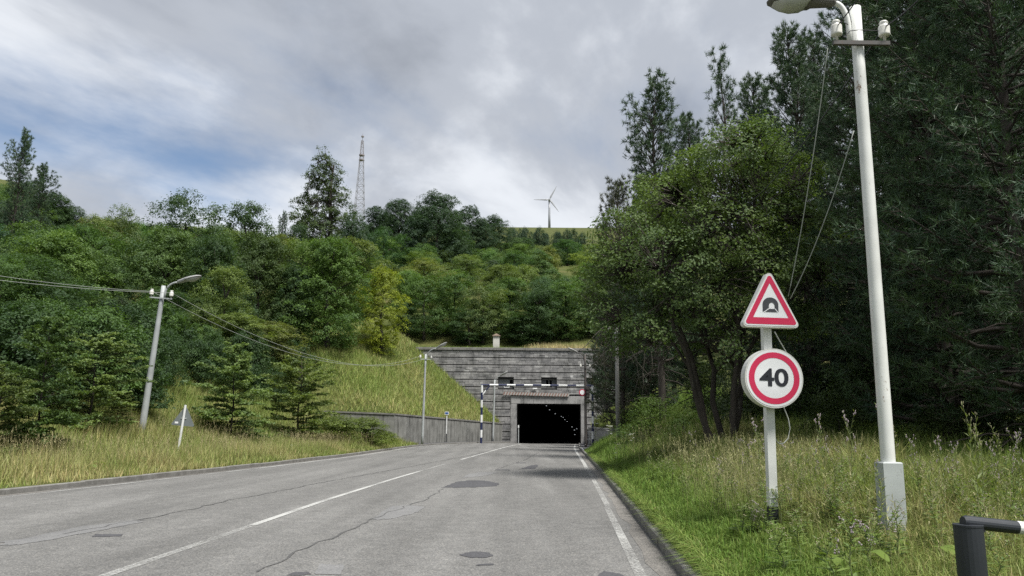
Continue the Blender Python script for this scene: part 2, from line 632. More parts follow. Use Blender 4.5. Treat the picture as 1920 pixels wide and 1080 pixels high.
def wx(y):
    return np.interp(y, [74, 100], [-11.0, -1.1])


def capz(x, y):
    x = np.asarray(x, float)
    y = np.asarray(y, float)
    a = x / np.maximum(y, 40)
    c = np.maximum(6.9, 0.27 * y - 12.5) + 0.05 * np.maximum(0, -25 - x) * (y < 120) * sm(y, 60, 90) + 0.05 * np.maximum(0, -25 - x) * (y >= 120) * np.clip((170 - y) / 50, 0, 1)
    c = c + 0.085 * np.maximum(y, 40) * sm(-a, 0.56, 0.70) * sm(y, 84, 125)
    far = np.maximum(0, y - 300)
    c = c + far * (0.0115 * sm(a, -0.16, -0.05) - 0.012 * (1 - sm(a, -0.25, -0.12)))
    c = c - 0.55 * np.maximum(0, y - 1330)
    return c


def HL(x, y, bank=None):
    x = np.asarray(x, float)
    y = np.asarray(y, float)
    d = np.maximum(0, kl(y) - 0.2 - x)
    verge = 0.13 + zroad(x, y) + 0.04 * d + 0.045 * np.maximum(0, d - 2) ** 2
    cap = capz(x, y)
    z1 = smin(verge, cap, 0.8)
    yy = np.clip(y, 74, 100)
    e = (x - wx(yy)) * WN[0] + (y - yy) * WN[1]
    top = np.interp(yy, [74, 100], [3.0, 2.5])
    k = np.interp(yy, [74, 88, 100], [0.48, 0.66, 0.92])
    e2 = smin(np.maximum(0, e), 1.25 * np.maximum(0, y - 74.2) + 0.2, 0.6)
    z2 = smin(top + k * np.maximum(0, e2), np.maximum(cap, np.interp(yy, [74, 100], [9.5, 13.4])), 1.0)
    isb = (e > 0) if bank is None else bank
    zb = np.where(isb, np.maximum(z2, z1), 0.13 + zroad(x, y))
    wgt = sm(y, 56, 74) * sm(d, 9.5, 14)
    zf = z1 * (1 - wgt) + np.maximum(z1, z2) * wgt
    return np.where(y >= 74.2, zb, zf)


def rw(y):
    return np.interp(y, [64, 100], [8.3, 9.9])


def HR(x, y, bank=None):
    x = np.asarray(x, float)
    y = np.asarray(y, float)
    d = np.maximum(0, x - kr(y) - 0.2)
    k = np.interp(y, [0, 10, 16, 28, 45, 64, 100], [0.0, 0.0, 0.03, 0.17, 0.45, 0.5, 1.0])
    A = np.interp(y, [0, 10, 20, 28, 45, 70, 100], [0.5, 0.6, 1.0, 1.9, 4.5, 6, 13.0])
    z = 0.13 + A * (1 - np.exp(-k * d / A))
    d2 = np.maximum(0, x - rw(y))
    zb = 1.9 + A * (1 - np.exp(-k * d2 / A))
    isb = (x > rw(y)) if bank is None else bank
    zz = np.where(isb, zb, 0.12 + 0 * x)
    wt = sm(y, 60, 67)
    return np.where(isb, z * (1 - wt) + zz * wt, z * (1 - wt) + zz * wt)


def HH(x, y):
    """Hill behind the portal (y > 100)."""
    x = np.asarray(x, float)
    y = np.asarray(y, float)
    b = np.where(x < -13, HL(np.minimum(x, -13), 100 + 0 * y), np.where(x < 19, 11.7, HR(np.maximum(x, 19), 100 + 0 * y)))
    z = b + 0.33 * np.maximum(0, y - 105) + 0.06 * (y - 100)
    bumps = 1.6 * np.sin(x * 0.045 + 1.3) * np.sin(y * 0.037) * sm(y, 110, 180)
    return smin(z, np.maximum(capz(x, y), 14.5 - 60 * (y > 1400)), 1.0) + bumps * (y < 900) + 0.6


def ground(x, y):
    x = float(x)
    y = float(y)
    if y > 100.5:
        return float(HH(x, y))
    if x < kl(y):
        return float(HL(x, y))
    if x > kr(y):
        return float(HR(x, y))
    return float(zroad(x, y))


def grid_faces(nr, nc, off=0, flip=False):
    i = np.arange(nr - 1)[:, None] * nc + np.arange(nc - 1)[None, :]
    i = i.ravel() + off
    f = np.stack([i, i + 1, i + nc + 1, i + nc], 1)
    return f[:, ::-1] if flip else f


V, F = [], []
off = 0
# left strip
rows = np.concatenate([np.arange(-60, 10, 4.0), np.arange(10, 72, 1.5), [73.0, 74.1, 74.3], np.arange(75.5, 100.5, 1.25), [100.9]])
ext = np.concatenate([[0.0], np.cumsum(1.0 * 1.13 ** np.arange(30))])
ext = ext[ext < 300]
L = []
for y in rows:
    wv = float(kl(y) - 0.2 - wx(max(y, 74))) if y >= 74.2 else 2.45
    ds = np.concatenate([wv * np.array([0, .33, .66, .999]), wv + 0.3 + ext])
    bank = np.arange(len(ds)) >= 4
    x = kl(y) - 0.2 - ds
    z = HL(x, np.full_like(x, y), bank)
    L.append(np.stack([x, np.full_like(x, y), z], 1))
ncol = len(L[0])
V.append(np.concatenate(L)); F.append(grid_faces(len(rows), ncol, off, True)); off += len(V[-1])
# right strip
L = []
rrows = np.concatenate([np.arange(-60, 4, 4.0), np.arange(4, 101, 1.5), [100.9]])
for y in rrows:
    wv = float(rw(y) - kr(y) - 0.2) if y > 64 else 2.6
    ds = np.concatenate([wv * np.array([0, .33, .66, .999]), wv + 0.3 + ext])
    bank = np.arange(len(ds)) >= 4
    x = kr(y) + 0.2 + ds
    z = HR(x, np.full_like(x, y), bank)
    L.append(np.stack([x, np.full_like(x, y), z], 1))
V.append(np.concatenate(L)); F.append(grid_faces(len(rrows), len(L[0]), off)); off += len(V[-1])
# bed below the road
L = []
for y in rows:
    x = np.linspace(float(kl(y)) - 0.25, float(kr(y)) + 0.25, 6)
    L.append(np.stack([x, np.full_like(x, y), zroad(x, y) - 0.08], 1))
V.append(np.concatenate(L)); F.append(grid_faces(len(rows), 6, off)); off += len(V[-1])
# hill
hrows = np.concatenate([[100.9], 100 + np.cumsum(2.5 * 1.055 ** np.arange(74))])
hrows = hrows[hrows < 2400]
xs = np.concatenate([-np.cumsum(2.2 * 1.045 ** np.arange(44))[::-1], [0], np.cumsum(2.2 * 1.045 ** np.arange(40))])
L = []
for y in hrows:
    x = xs * (y / 100) ** 0.93
    L.append(np.stack([x, np.full_like(x, y), HH(x, np.full_like(x, y))], 1))
V.append(np.concatenate(L)); F.append(grid_faces(len(hrows), len(xs), off)); off += len(V[-1])
gme = np_mesh('ground', np.concatenate(V), np.concatenate(F), M['ground'], smooth=True)
tag(link('ground', gme), kind='structure')

# ------------------------------------------------------------------ road
ry = np.concatenate([np.arange(-60, 0, 6.0), np.arange(0, 101, 2.0), np.arange(104, 276, 8.0)])
TUN_L, TUN_R = 0.75, 8.95
L = []
for y in ry:
    a, b = float(kl(min(y, 101))), float(kr(min(y, 101)))
    if y > 100:
        a, b = TUN_L - 0.3 + 0.07 * (y - 100), TUN_R + 0.3 + 0.07 * (y - 100)
    x = np.linspace(a, b, 9)
    L.append(np.stack([x, np.full_like(x, y), zroad(x, np.full_like(x, y)) if y <= 100 else np.zeros_like(x)], 1))
road = link('road', np_mesh('road', np.concatenate(L), grid_faces(len(ry), 9), M['asphalt'], smooth=True))
tag(road, kind='structure')


def ribbon(name, pts, width, mat, lift, parent, jitter=0.0, rng=None, step=0.6):
    """Flat strip following pts (x,y) on the road."""
    pts = [Vector((p[0], p[1], 0)) for p in pts]
    fine = []
    for a, b in zip(pts[:-1], pts[1:]):
        n = max(1, int((b - a).length / step))
        fine += [a.lerp(b, k / n) for k in range(n)]
    fine.append(pts[-1])
    V, Fc = [], []
    for i, p in enumerate(fine):
        t = (fine[min(i + 1, len(fine) - 1)] - fine[max(i - 1, 0)]).normalized()
        nrm = Vector((-t.y, t.x, 0))
        j = rng.uniform(-jitter, jitter) if rng else 0
        wd = width * (rng.uniform(0.45, 1.4) if jitter and rng else 1)
        for s in (-1, 1):
            q = p + nrm * (j + s * wd / 2)
            V.append((q.x, q.y, float(zroad(q.x, q.y)) + lift))
    for i in range(len(fine) - 1):
        Fc.append((2 * i + 1, 2 * i, 2 * i + 2, 2 * i + 3))
    return link(name, np_mesh(name, np.array(V), np.array(Fc), mat), parent)


rng = random.Random(5)


def pxy(L_):
    return [(gnd(u, v).x, gnd(u, v).y) for u, v in L_]


def along(fn, y0, y1, offx=0.0, step=2.0):
    n = max(2, int((y1 - y0) / step) + 1)
    return [(float(fn(y)) + offx, float(y)) for y in np.linspace(y0, y1, n)]


ribbon('centre_line', along(kc, -20, 13.5), 0.14, M['paint_worn'], 0.008, road)
ribbon('centre_line', along(kc, 13.5, 30), 0.14, M['paint'], 0.008, road)
ribbon('centre_line', along(kc, 30, 38), 0.14, M['paint_worn'], 0.008, road)
ribbon('centre_line', along(kc, 44, 97), 0.17, M['paint'], 0.008, road)
ribbon('edge_line', along(kr, -20, 17, -0.45), 0.13, M['paint_worn'], 0.008, road)
ribbon('edge_line', along(kr, 17, 34, -0.42), 0.13, M['paint_worn'], 0.008, road)
ribbon('edge_line', along(kr, 34, 99, -0.45), 0.17, M['paint'], 0.008, road)
ribbon('edge_line', along(kl, 12, 30, 0.42), 0.15, M['paint_worn'], 0.008, road)
ribbon('edge_line', along(kl, 30, 98, 0.42), 0.15, M['paint'], 0.008, road)
for cr in ([(120, 1002), (270, 973), (350, 957), (435, 937), (520, 922), (590, 907), (720, 884), (850, 860), (920, 846)],
           [(480, 1073), (560, 1034), (650, 996), (715, 966), (760, 950), (800, 937), (832, 916)],
           [(930, 880), (985, 862), (1010, 848)]):
    ribbon('tar_seam', pxy(cr), 0.04, M['tar'], 0.006, road, 0.06, rng, 0.28)


def patch(name, px, mat, lift=0.005):
    P = pxy(px)
    c = Vector((sum(p[0] for p in P) / len(P), sum(p[1] for p in P) / len(P), 0))
    pts = []
    n = len(P)
    for i in range(n):
        a, b = Vector((*P[i], 0)), Vector((*P[(i + 1) % n], 0))
        for k in range(6):
            q = a.lerp(b, k / 6)
            q = c + (q - c) * (1 + rng.uniform(-0.10, 0.10))
            pts.append((q.x, q.y, float(zroad(q.x, q.y)) + lift))
    mb = MB()
    mb.add(pts, [list(range(len(pts)))])
    return mb.build(name, mat, road)


patch('asphalt_patch', [(830, 914), (862, 915), (905, 913), (934, 911), (937, 906), (912, 902), (880, 901), (852, 904), (846, 908)], M['patch_dark'])
patch('asphalt_patch', [(862, 1041), (884, 1046), (912, 1046), (924, 1043), (918, 1037), (892, 1034), (872, 1037)], M['patch_dark'])
patch('asphalt_patch', [(538, 1079), (560, 1080), (584, 1077), (578, 1073), (552, 1073)], M['patch_dark'])
patch('asphalt_patch', [(892, 1061), (926, 1060), (924, 1057), (896, 1058)], M['patch_dark'])
patch('asphalt_patch', [(1116, 1084), (1180, 1084), (1160, 1076), (1132, 1071)], M['patch_dark'])
patch('asphalt_patch', [(928, 882), (957, 882), (955, 880.5), (930, 880.5)], M['patch_dark'])
patch('asphalt_patch', [(974, 880), (1004, 879), (1010, 872), (998, 872), (985, 876)], M['patch_dark'])
patch('asphalt_patch', [(968, 868.6), (987, 868.6), (985, 867.4), (970, 867.4)], M['patch_dark'])
patch('asphalt_patch', [(170, 1007), (225, 1006), (232, 1002), (180, 1002)], M['patch_dark'])
patch('pale_patch', [(694, 974), (730, 974), (780, 962), (798, 950), (768, 947), (738, 949)], M['patch_light'])
patch('pale_patch', [(868, 896), (905, 893), (935, 886), (905, 885), (878, 889)], M['patch_light'])
patch('pale_patch', [(0, 1024), (60, 1019), (160, 1000), (265, 980), (262, 974), (150, 988), (40, 1011), (0, 1016)], M['patch_light'])
patch('pale_patch', [(590, 1078), (640, 1078), (646, 1060), (600, 1058)], M['patch_light'])

M['dust'] = asphalt('kerb_dust', 0.165, 0.2, 0.9, (1.05, 1.0, 0.93))
ribbon('dust_strip', along(kr, -20, 62, -0.14, 1.0), 0.26, M['dust'], 0.004, road, 0.05, rng)
ribbon('dust_strip', along(kl, 8, 72, 0.10, 1.0), 0.2, M['dust'], 0.004, road, 0.05, rng)
# kerbs: every stone its own piece
kerb_r = tag(empty('kerb', (float(kr(10)), 10, 0)), kind='structure')
kerb_l = tag(empty('kerb', (float(kl(30)), 30, 0)), kind='structure')


def kerb_run(par, fn, ys, side):
    for i, (a, b) in enumerate(zip(ys[:-1], ys[1:])):
        A = Vector((float(fn(a)), a, float(zroad(fn(a), a))))
        B = Vector((float(fn(b)), b, float(zroad(fn(b), b))))
        t = (B - A)
        Ln = t.length
        rr = random.Random(int(a * 37))
        Mx = Matrix.Translation(A - par.location + Vector((0, 0, rr.uniform(-0.012, 0.012)))) @ Matrix.Rotation(math.atan2(t.y, t.x) + rr.uniform(-0.004, 0.004), 4, 'Z')
        mb = MB()
        mb.bevbox(0.012, Ln - 0.012, -0.14 if side > 0 else 0.0, 0.0 if side > 0 else 0.17, -0.1, 0.15, 0.018, 0, Mx)
        mb.build('kerb_stone', M['kerb'], par)


def kys(y0, y1, st):
    n = int((y1 - y0) / st)
    return [y0 + (y1 - y0) * i / n for i in range(n + 1)]


kerb_run(kerb_r, kr, [0.6, 3.3, 6.0] + kys(8.7, 100, 2.7), 1)
kerb_run(kerb_l, kl, kys(10, 100, 3.0), -1)

# gravelly pavement strips by the portal
for nm, fa, fb, y0, y1, zf in (('pavement', lambda y: kl(y) - 0.19, lambda y: wx(max(y, 74)) + 0.05, 75, 100, HL),
                               ('pavement', lambda y: kr(y) + 0.19, lambda y: rw(y) - 0.02, 60, 100, HR)):
    L = []
    ys = np.arange(y0, y1 + 0.1, 1.25)
    for y in ys:
        x = np.linspace(float(fa(y)), float(fb(y)), 4)
        L.append(np.stack([x, np.full_like(x, y), np.asarray(zf(x, np.full_like(x, y), np.zeros(4, bool))) + 0.012], 1))
    tag(link(nm, np_mesh(nm, np.concatenate(L), grid_faces(len(ys), 4), M['patch_dark'])), kind='structure')

# ------------------------------------------------------------------ tunnel portal
PY = 100.0
portal = tag(empty('tunnel_portal', (4.8, PY, 0)), 'grey stone block tunnel portal with dark rectangular opening cut into hillside', 'tunnel portal')
PX0, PX1, PZ1 = at(768, 650, PY).x, 20.0, at(935, 652, PY).z
Z_OPEN = at(1030, 757, PY).z
winz = (at(950, 727, PY).z, at(950, 710.5, PY).z)
wins = [(at(934, 718, PY).x, at(963, 718, PY).x), (at(1015, 718, PY).x, at(1044, 718, PY).x), (at(1100, 718, PY).x, at(1122, 718, PY).x)]
JL, JR = at(957, 800, PY).x, at(1099, 800, PY).x
Z_LINT = at(1030, 742, PY).z
openings = [(TUN_L, TUN_R, -1, Z_OPEN)] + [(a, b, winz[0], winz[1]) for a, b in wins]


def cells(mb, x0, x1, z0, z1, y0, y1, holes, mi=0):
    xs_ = sorted({x0, x1, *[h[0] for h in holes], *[h[1] for h in holes]})
    zs_ = sorted({z0, z1, *[h[2] for h in holes], *[h[3] for h in holes]})
    for a, b in zip(xs_[:-1], xs_[1:]):
        for c, d in zip(zs_[:-1], zs_[1:]):
            mx_, mz_ = (a + b) / 2, (c + d) / 2
            if mz_ < z0 or any(h[0] < mx_ < h[1] and h[2] < mz_ < h[3] for h in holes):
                continue
            mb.box(a, b, y0, y1, c, d, mi)


def loc(mb_obj):
    return mb_obj


T0 = Matrix.Translation(-portal.location)
core = MB()
cells(core, PX0 + 0.1, PX1 - 0.1, -0.3, PZ1 - 0.1, PY + 0.16, PY + 1.2, [(a, b, max(c, -0.3), d) for a, b, c, d in openings])
core.v = [tuple(T0 @ Vector(p)) for p in core.v]
core.build('core_wall', M['joint'], portal)


def stones_mesh(name, boxes, parent, kind=None, e=0.02):
    """boxes: (x0,x1,z0,z1,depth,tint)"""
    V, Fc, T = [], [], []
    for (x0, x1, z0, z1, dp, tn) in boxes:
        b = len(V)
        yf, yb = PY - dp, PY + 0.2
        V += [(x0 + e, yf, z0 + e), (x1 - e, yf, z0 + e), (x1 - e, yf, z1 - e), (x0 + e, yf, z1 - e),
              (x0, yf + e * 1.5, z0), (x1, yf + e * 1.5, z0), (x1, yf + e * 1.5, z1), (x0, yf + e * 1.5, z1),
              (x0, yb, z0), (x1, yb, z0), (x1, yb, z1), (x0, yb, z1)]
        T += [tn] * 12
        Fc.append((b, b + 1, b + 2, b + 3))
        for o1, o2 in ((4, 0), (8, 4)):
            for j in range(4):
                k = (j + 1) % 4
                Fc.append((b + o1 + j, b + o1 + k, b + o2 + k, b + o2 + j))
    Vn = np.array(V) - np.array(portal.location)
    o = link(name, np_mesh(name, Vn, np.array(Fc), M['stone'], {'tint': np.array(T)}), parent)
    if kind:
        o['kind'] = kind
    return o


rs = random.Random(11)
band = 0.945
k = 0
z = PZ1 - 0.36
nb = int((PZ1 - 0.36) / band) + 1
for bi in range(nb):
    zt = PZ1 - 0.40 - bi * band
    zb_ = zt - band + 0.11
    boxes = []
    rowh = (zt - zb_) / 3
    for r_ in range(3):
        z0, z1 = zt - (r_ + 1) * rowh, zt - r_ * rowh
        if z1 < 0.0:
            continue
        x = PX0 + rs.uniform(-0.3, 0.3)
        two = False
        while x < PX1:
            wd = rs.choice([0.45, 0.6, 0.75, 0.9, 1.15])
            x0, x1 = max(x, PX0), min(x + wd, PX1)
            x += wd
            segs = [(x0, x1)]
            holes = [(a - 0.02, b + 0.02, c, d) for a, b, c, d in openings[1:]] + [(JL, JR, -1, Z_LINT + 0.02)]
            for a, b, c, d in holes:
                if z1 > c + 0.03 and z0 < d - 0.03:
                    ns = []
                    for s0, s1 in segs:
                        if s1 <= a or s0 >= b:
                            ns.append((s0, s1))
                        else:
                            if s0 < a:
                                ns.append((s0, a))
                            if s1 > b:
                                ns.append((b, s1))
                    segs = ns
            for s0, s1 in segs:
                if s1 - s0 > 0.08:
                    tn = min(1, max(0, rs.gauss(0.42, 0.15)))
                    if rs.random() < 0.07:
                        tn = rs.uniform(0.75, 0.95)
                    boxes.append((s0 + 0.004, s1 - 0.004, z0 + 0.003, z1 - 0.003, 0.02 + rs.uniform(-0.015, 0.03) + 0.055 * (bi % 2 == 0) * 0, tn))
    if boxes:
        c_ = stones_mesh('stone_course', boxes, portal, 'stuff', 0.008)
# big blocks round the opening, each a piece of its own
x = JL
while x < JR - 0.2:
    x2 = min(JR, x + rs.choice([1.1, 1.35, 1.6]))
    if JR - x2 < 0.6:
        x2 = JR
    stones_mesh('lintel_block', [(x + 0.004, x2 - 0.004, Z_OPEN, Z_LINT - 0.03, 0.10, rs.uniform(0.55, 0.72))], portal, None, 0.006)
    x = x2
for a, b in ((JL, TUN_L), (TUN_R, JR)):
    zz_ = -0.1
    while zz_ < Z_OPEN - 0.1:
        z2 = min(Z_OPEN - 0.01, zz_ + rs.choice([0.9, 1.2, 1.45]))
        stones_mesh('jamb_block', [(a + 0.004, b - 0.004, zz_, z2 - 0.008, 0.085, rs.uniform(0.5, 0.7))], portal, None, 0.006)
        zz_ = z2
cop = MB()
x = PX0 - 0.1
while x < PX1:
    x2 = min(x + 1.9, PX1 + 0.1)
    cop = MB()
    cop.bevbox(x + 0.01, x2 - 0.01, PY - 0.16, PY + 1.2, PZ1 - 0.35 + rs.uniform(-0.015, 0.015), PZ1, 0.03)
    cop.v = [tuple(T0 @ Vector(p)) for p in cop.v]
    cop.build('coping_stone', M['kerb'], portal)
    x = x2
# windows
for wi, (a, b) in enumerate(wins):
    f = MB()
    z0, z1 = winz
    y0, y1 = PY + 0.30, PY + 0.40
    for bx in ((a, b, z0, z0 + 0.09), (a, b, z1 - 0.09, z1), (a, a + 0.08, z0 + 0.09, z1 - 0.09), (b - 0.08, b, z0 + 0.09, z1 - 0.09), ((a + b) / 2 - 0.04, (a + b) / 2 + 0.04, z0 + 0.09, z1 - 0.09)):
        f.box(bx[0], bx[1], y0, y1, bx[2], bx[3])
    f.v = [tuple(T0 @ Vector(p)) for p in f.v]
    wo = f.build('window', M['frame'], portal)
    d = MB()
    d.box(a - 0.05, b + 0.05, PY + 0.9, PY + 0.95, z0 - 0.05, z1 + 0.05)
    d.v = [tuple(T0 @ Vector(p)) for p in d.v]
    d.build('room_shade_panel', M['dark'], wo)  # flat backing panel, the unlit room's darkness put into its colour
    g = MB()
    if wi == 0:
        g.box(a + 0.08, b - 0.5, PY + 0.335, PY + 0.36, z0 + 0.09, z1 - 0.09)
        mt = M['pane']
    else:
        g.box(a + 0.08, a + 0.62, PY + 0.335, PY + 0.36, z0 + 0.09, z1 - 0.09)
        g.v = [tuple(T0 @ Vector(p)) for p in g.v]
        g.build('shutter', M['shutter'], wo)
        g = MB()
        g.box(b - 0.62, b - 0.08, PY + 0.335, PY + 0.36, z0 + 0.09, z1 - 0.09)
        mt = M['shutter']
    g.v = [tuple(T0 @ Vector(p)) for p in g.v]
    g.build('pane' if wi == 0 else 'shutter', mt, wo)
    if wi == 0:
        bx = MB()
        bx.box(a + 0.75, a + 1.45, PY + 0.18, PY + 0.25, z0 + 0.02, z0 + 0.09)
        bx.box(a + 0.75, a + 0.81, PY + 0.18, PY + 0.25, z0 + 0.09, z0 + 0.42)
        bx.box(a + 1.39, a + 1.45, PY + 0.18, PY + 0.25, z0 + 0.09, z0 + 0.42)
        bx.v = [tuple(T0 @ Vector(p)) for p in bx.v]
        bx.build('white_bracket', M['white'], wo)

# striped height warning beam above the opening
p0, p1 = at(944, 737.5, PY), at(1067, 741, PY)
beam = tag(empty('warning_beam', ((p0.x + p1.x) / 2, PY - 0.25, (p0.z + p1.z) / 2)), 'long faded red and white striped warning board above the tunnel opening', 'warning board')
Ln = p1.x - p0.x
nS = 46
Mx = Matrix.Rotation(-math.atan2(p1.z - p0.z, Ln) * -1, 4, 'Y').inverted()
for s in range(nS):
    mb = MB()
    xa = -Ln / 2 + Ln * s / nS
    xb = xa + Ln / nS
    sl = 0.09
    mb.prism([(xa - sl, -0.19), (xb - sl, -0.19), (xb + sl, 0.19), (xa + sl, 0.19)], -0.04, 0.04, 0, Mx)
    mb.build('stripe', M['red_paint'] if s % 2 == 0 else M['white_paint'], beam)
mb = MB()
for xx in (-Ln * 0.45, -Ln * 0.15, Ln * 0.15, Ln * 0.45):
    mb.box(xx - 0.03, xx + 0.03, 0.04, 0.22, -0.05, 0.05, 0, Mx)
mb.build('bracket', M['dark_steel'], beam)

# wall lamp
p = at(1003, 729, PY)
wl = tag(empty('wall_lamp', (p.x, PY - 0.02, p.z)), 'small white wall lamp between the two portal windows', 'lamp')
mb = MB(); mb.box(-0.05, 0.05, -0.12, 0.02, -0.05, 0.05); mb.build('bracket', M['dark_steel'], wl)
mb = MB(); mb.bevbox(-0.28, 0.28, -0.26, -0.12, -0.07, 0.09, 0.03); mb.build('lamp_head', M['white'], wl)

# chimney on the portal roof
p = at(930.5, 651, PY + 2.2)
ch = tag(empty('vent_chimney', (p.x, PY + 2.2, PZ1 - 0.6)), 'cream vent chimney with small pointed cap on the portal roof', 'chimney')
hh = at(930, 631, PY + 2.2).z - (PZ1 - 0.6)
mb = MB(); mb.bevbox(-0.42, 0.42, -0.42, 0.42, 0, hh, 0.02); mb.build('shaft', M['plaster'], ch)
mb = MB()
mb.add([(-.55, -.55, hh), (.55, -.55, hh), (.55, .55, hh), (-.55, .55, hh), (-.55, -.55, hh + .08), (.55, -.55, hh + .08), (.55, .55, hh + .08), (-.55, .55, hh + .08), (0, 0, hh + .42)],
       [(3, 2, 1, 0), (0, 1, 5, 4), (1, 2, 6, 5), (2, 3, 7, 6), (3, 0, 4, 7), (4, 5, 8), (5, 6, 8), (6, 7, 8), (7, 4, 8)])
mb.build('cap', M['rust_roof'], ch)

# tunnel bore (inside) with lamps
tun = tag(empty('tunnel', (4.85, PY + 1.2, 0)), kind='structure')


def skew(x, y):
    return x + 0.07 * (y - PY)


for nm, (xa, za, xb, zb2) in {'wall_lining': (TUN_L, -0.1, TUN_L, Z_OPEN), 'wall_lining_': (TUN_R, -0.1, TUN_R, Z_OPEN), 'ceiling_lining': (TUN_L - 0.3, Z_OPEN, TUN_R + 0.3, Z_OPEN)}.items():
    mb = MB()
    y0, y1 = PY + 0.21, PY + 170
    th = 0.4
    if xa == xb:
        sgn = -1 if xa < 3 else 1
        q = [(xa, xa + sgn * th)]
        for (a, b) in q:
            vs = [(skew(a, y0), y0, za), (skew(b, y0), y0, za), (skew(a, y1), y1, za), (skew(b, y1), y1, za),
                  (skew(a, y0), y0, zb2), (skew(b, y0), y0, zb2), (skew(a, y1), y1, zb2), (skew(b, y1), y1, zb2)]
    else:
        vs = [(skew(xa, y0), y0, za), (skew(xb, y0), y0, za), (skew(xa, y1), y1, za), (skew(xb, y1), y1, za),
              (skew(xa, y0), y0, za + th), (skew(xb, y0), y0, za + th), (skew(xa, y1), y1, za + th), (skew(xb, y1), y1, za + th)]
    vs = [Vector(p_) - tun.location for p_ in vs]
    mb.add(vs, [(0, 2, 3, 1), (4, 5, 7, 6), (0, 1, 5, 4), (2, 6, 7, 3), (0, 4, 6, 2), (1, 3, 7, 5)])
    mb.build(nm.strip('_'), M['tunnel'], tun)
mb = MB(); mb.box(skew(TUN_L - 1, PY + 170) - 4.85, skew(TUN_R + 1, PY + 170) - 4.85, 168.8, 169.2, -0.5, Z_OPEN + 0.5)
mb.build('end_lining', M['tunnel'], tun)
lampb = MB(); lampb.bevbox(-0.09, 0.09, -0.08, 0.08, -0.07, 0.0, 0.02)
lme = lampb.mesh('tunnel_lamp', M['tunnel_lamp'])
for i, (u, v) in enumerate([(1024.5, 760.5), (1030.5, 768), (1041, 775.5), (1052.5, 780.5), (1056, 782.5), (1059, 786.5), (1063.5, 790), (1072.5, 800), (1086, 803.5), (1077, 806), (1083, 814.5)]):
    r = ray(u, v)
    t = (Z_OPEN - 0.02 - EYE) / r.z if r.z > 0.004 else 60 / r.y
    P = Vector((0, 0, EYE)) + r * min(t, 190 / r.y)
    xr = skew(TUN_R, P.y) - 0.1
    if P.x > xr or v > 795:
        dd = 112 + (v - 795) * 2.5
        P = at(u, v, dd)
        P.x = min(P.x, skew(TUN_R, dd) - 0.05)
    o = link('tunnel_lamp', lme)
    o.location = P
    s = max(0.5, min(1.0, P.y / 150))
    o.scale = (s, s, s)
    tag(o, 'small glowing lamp inside the dark tunnel bore', 'lamp', 'lamps in a row along the tunnel ceiling and wall')

# ------------------------------------------------------------------ retaining walls


def wall_run(name, label, pts, tops, z0, thick, mat, copmat, seg, side, group=None):
    A = Vector((pts[0][0], pts[0][1], 0))
    root = tag(empty(name, A), label, 'wall', group)
    cum = 0
    for (p, q), (t0, t1) in zip(zip(pts[:-1], pts[1:]), zip(tops[:-1], tops[1:])):
        P, Q = Vector((*p, 0)), Vector((*q, 0))
        d = Q - P
        n = max(1, round(d.length / seg))
        tdir = d.normalized()
        nrm = Vector((-tdir.y, tdir.x, 0)) * side
        for i in range(n):
            a, b = P + d * (i / n) - A, P + d * ((i + 1) / n) - A
            a, b = a + tdir * 0.008, b - tdir * 0.008
            ha, hb = t0 + (t1 - t0) * i / n, t0 + (t1 - t0) * (i + 1) / n
            dz = rs.uniform(-0.01, 0.01)
            off_ = nrm * rs.uniform(-0.012, 0.012)
            mb = MB()
            vs = [a + off_, b + off_, b + nrm * thick, a + nrm * thick]
            mb.add([v + Vector((0, 0, z0)) for v in vs] + [vs[0] + Vector((0, 0, ha + dz)), vs[1] + Vector((0, 0, hb + dz)), vs[2] + Vector((0, 0, hb + dz)), vs[3] + Vector((0, 0, ha + dz))],
                   [(3, 2, 1, 0), (4, 5, 6, 7), (0, 1, 5, 4), (1, 2, 6, 5), (2, 3, 7, 6), (3, 0, 4, 7)])
            mb.build('wall_panel', mat, root)
            mb = MB()
            e = nrm * -0.07
            vs = [a + e, b + e, b + nrm * (thick + 0.05), a + nrm * (thick + 0.05)]
            mb.add([vs[0] + Vector((0, 0, ha + .012)), vs[1] + Vector((0, 0, hb + .012)), vs[2] + Vector((0, 0, hb + .012)), vs[3] + Vector((0, 0, ha + .012)),
                    vs[0] + Vector((0, 0, ha + .15)), vs[1] + Vector((0, 0, hb + .15)), vs[2] + Vector((0, 0, hb + .15)), vs[3] + Vector((0, 0, ha + .15))],
                   [(3, 2, 1, 0), (4, 5, 6, 7), (0, 1, 5, 4), (1, 2, 6, 5), (2, 3, 7, 6), (3, 0, 4, 7)])
            mb.build('coping', copmat, root)
    return root


wall_run('retaining_wall', 'long stained grey concrete retaining wall below the grassy embankment', [(-20.5, 74.0), (-11.0, 73.95), (-1.1, 99.95)], [3.3, 3.0, 2.45], -0.2, 0.42, M['concrete'], M['kerb'], 2.9, 1)
wall_run('retaining_wall', 'low pale concrete retaining wall beside the pavement right of the tunnel opening', [(9.9, 99.9), (8.3, 64)], [2.0, 1.7], -0.2, 0.4, M['pale_concrete'], M['pale_concrete'], 3.0, 1)

# ------------------------------------------------------------------ street things
INSUL = MB(); INSUL.lathe([(0.016, -0.06), (0.016, 0.03), (0.058, 0.03), (0.066, 0.045), (0.062, 0.06), (0.064, 0.14), (0.06, 0.155), (0.045, 0.165), (0.045, 0.185), (0.052, 0.195), (0.04, 0.215), (0.01, 0.22)], 12)
INS_ME = INSUL.mesh('insulator', M['porcelain'], True)


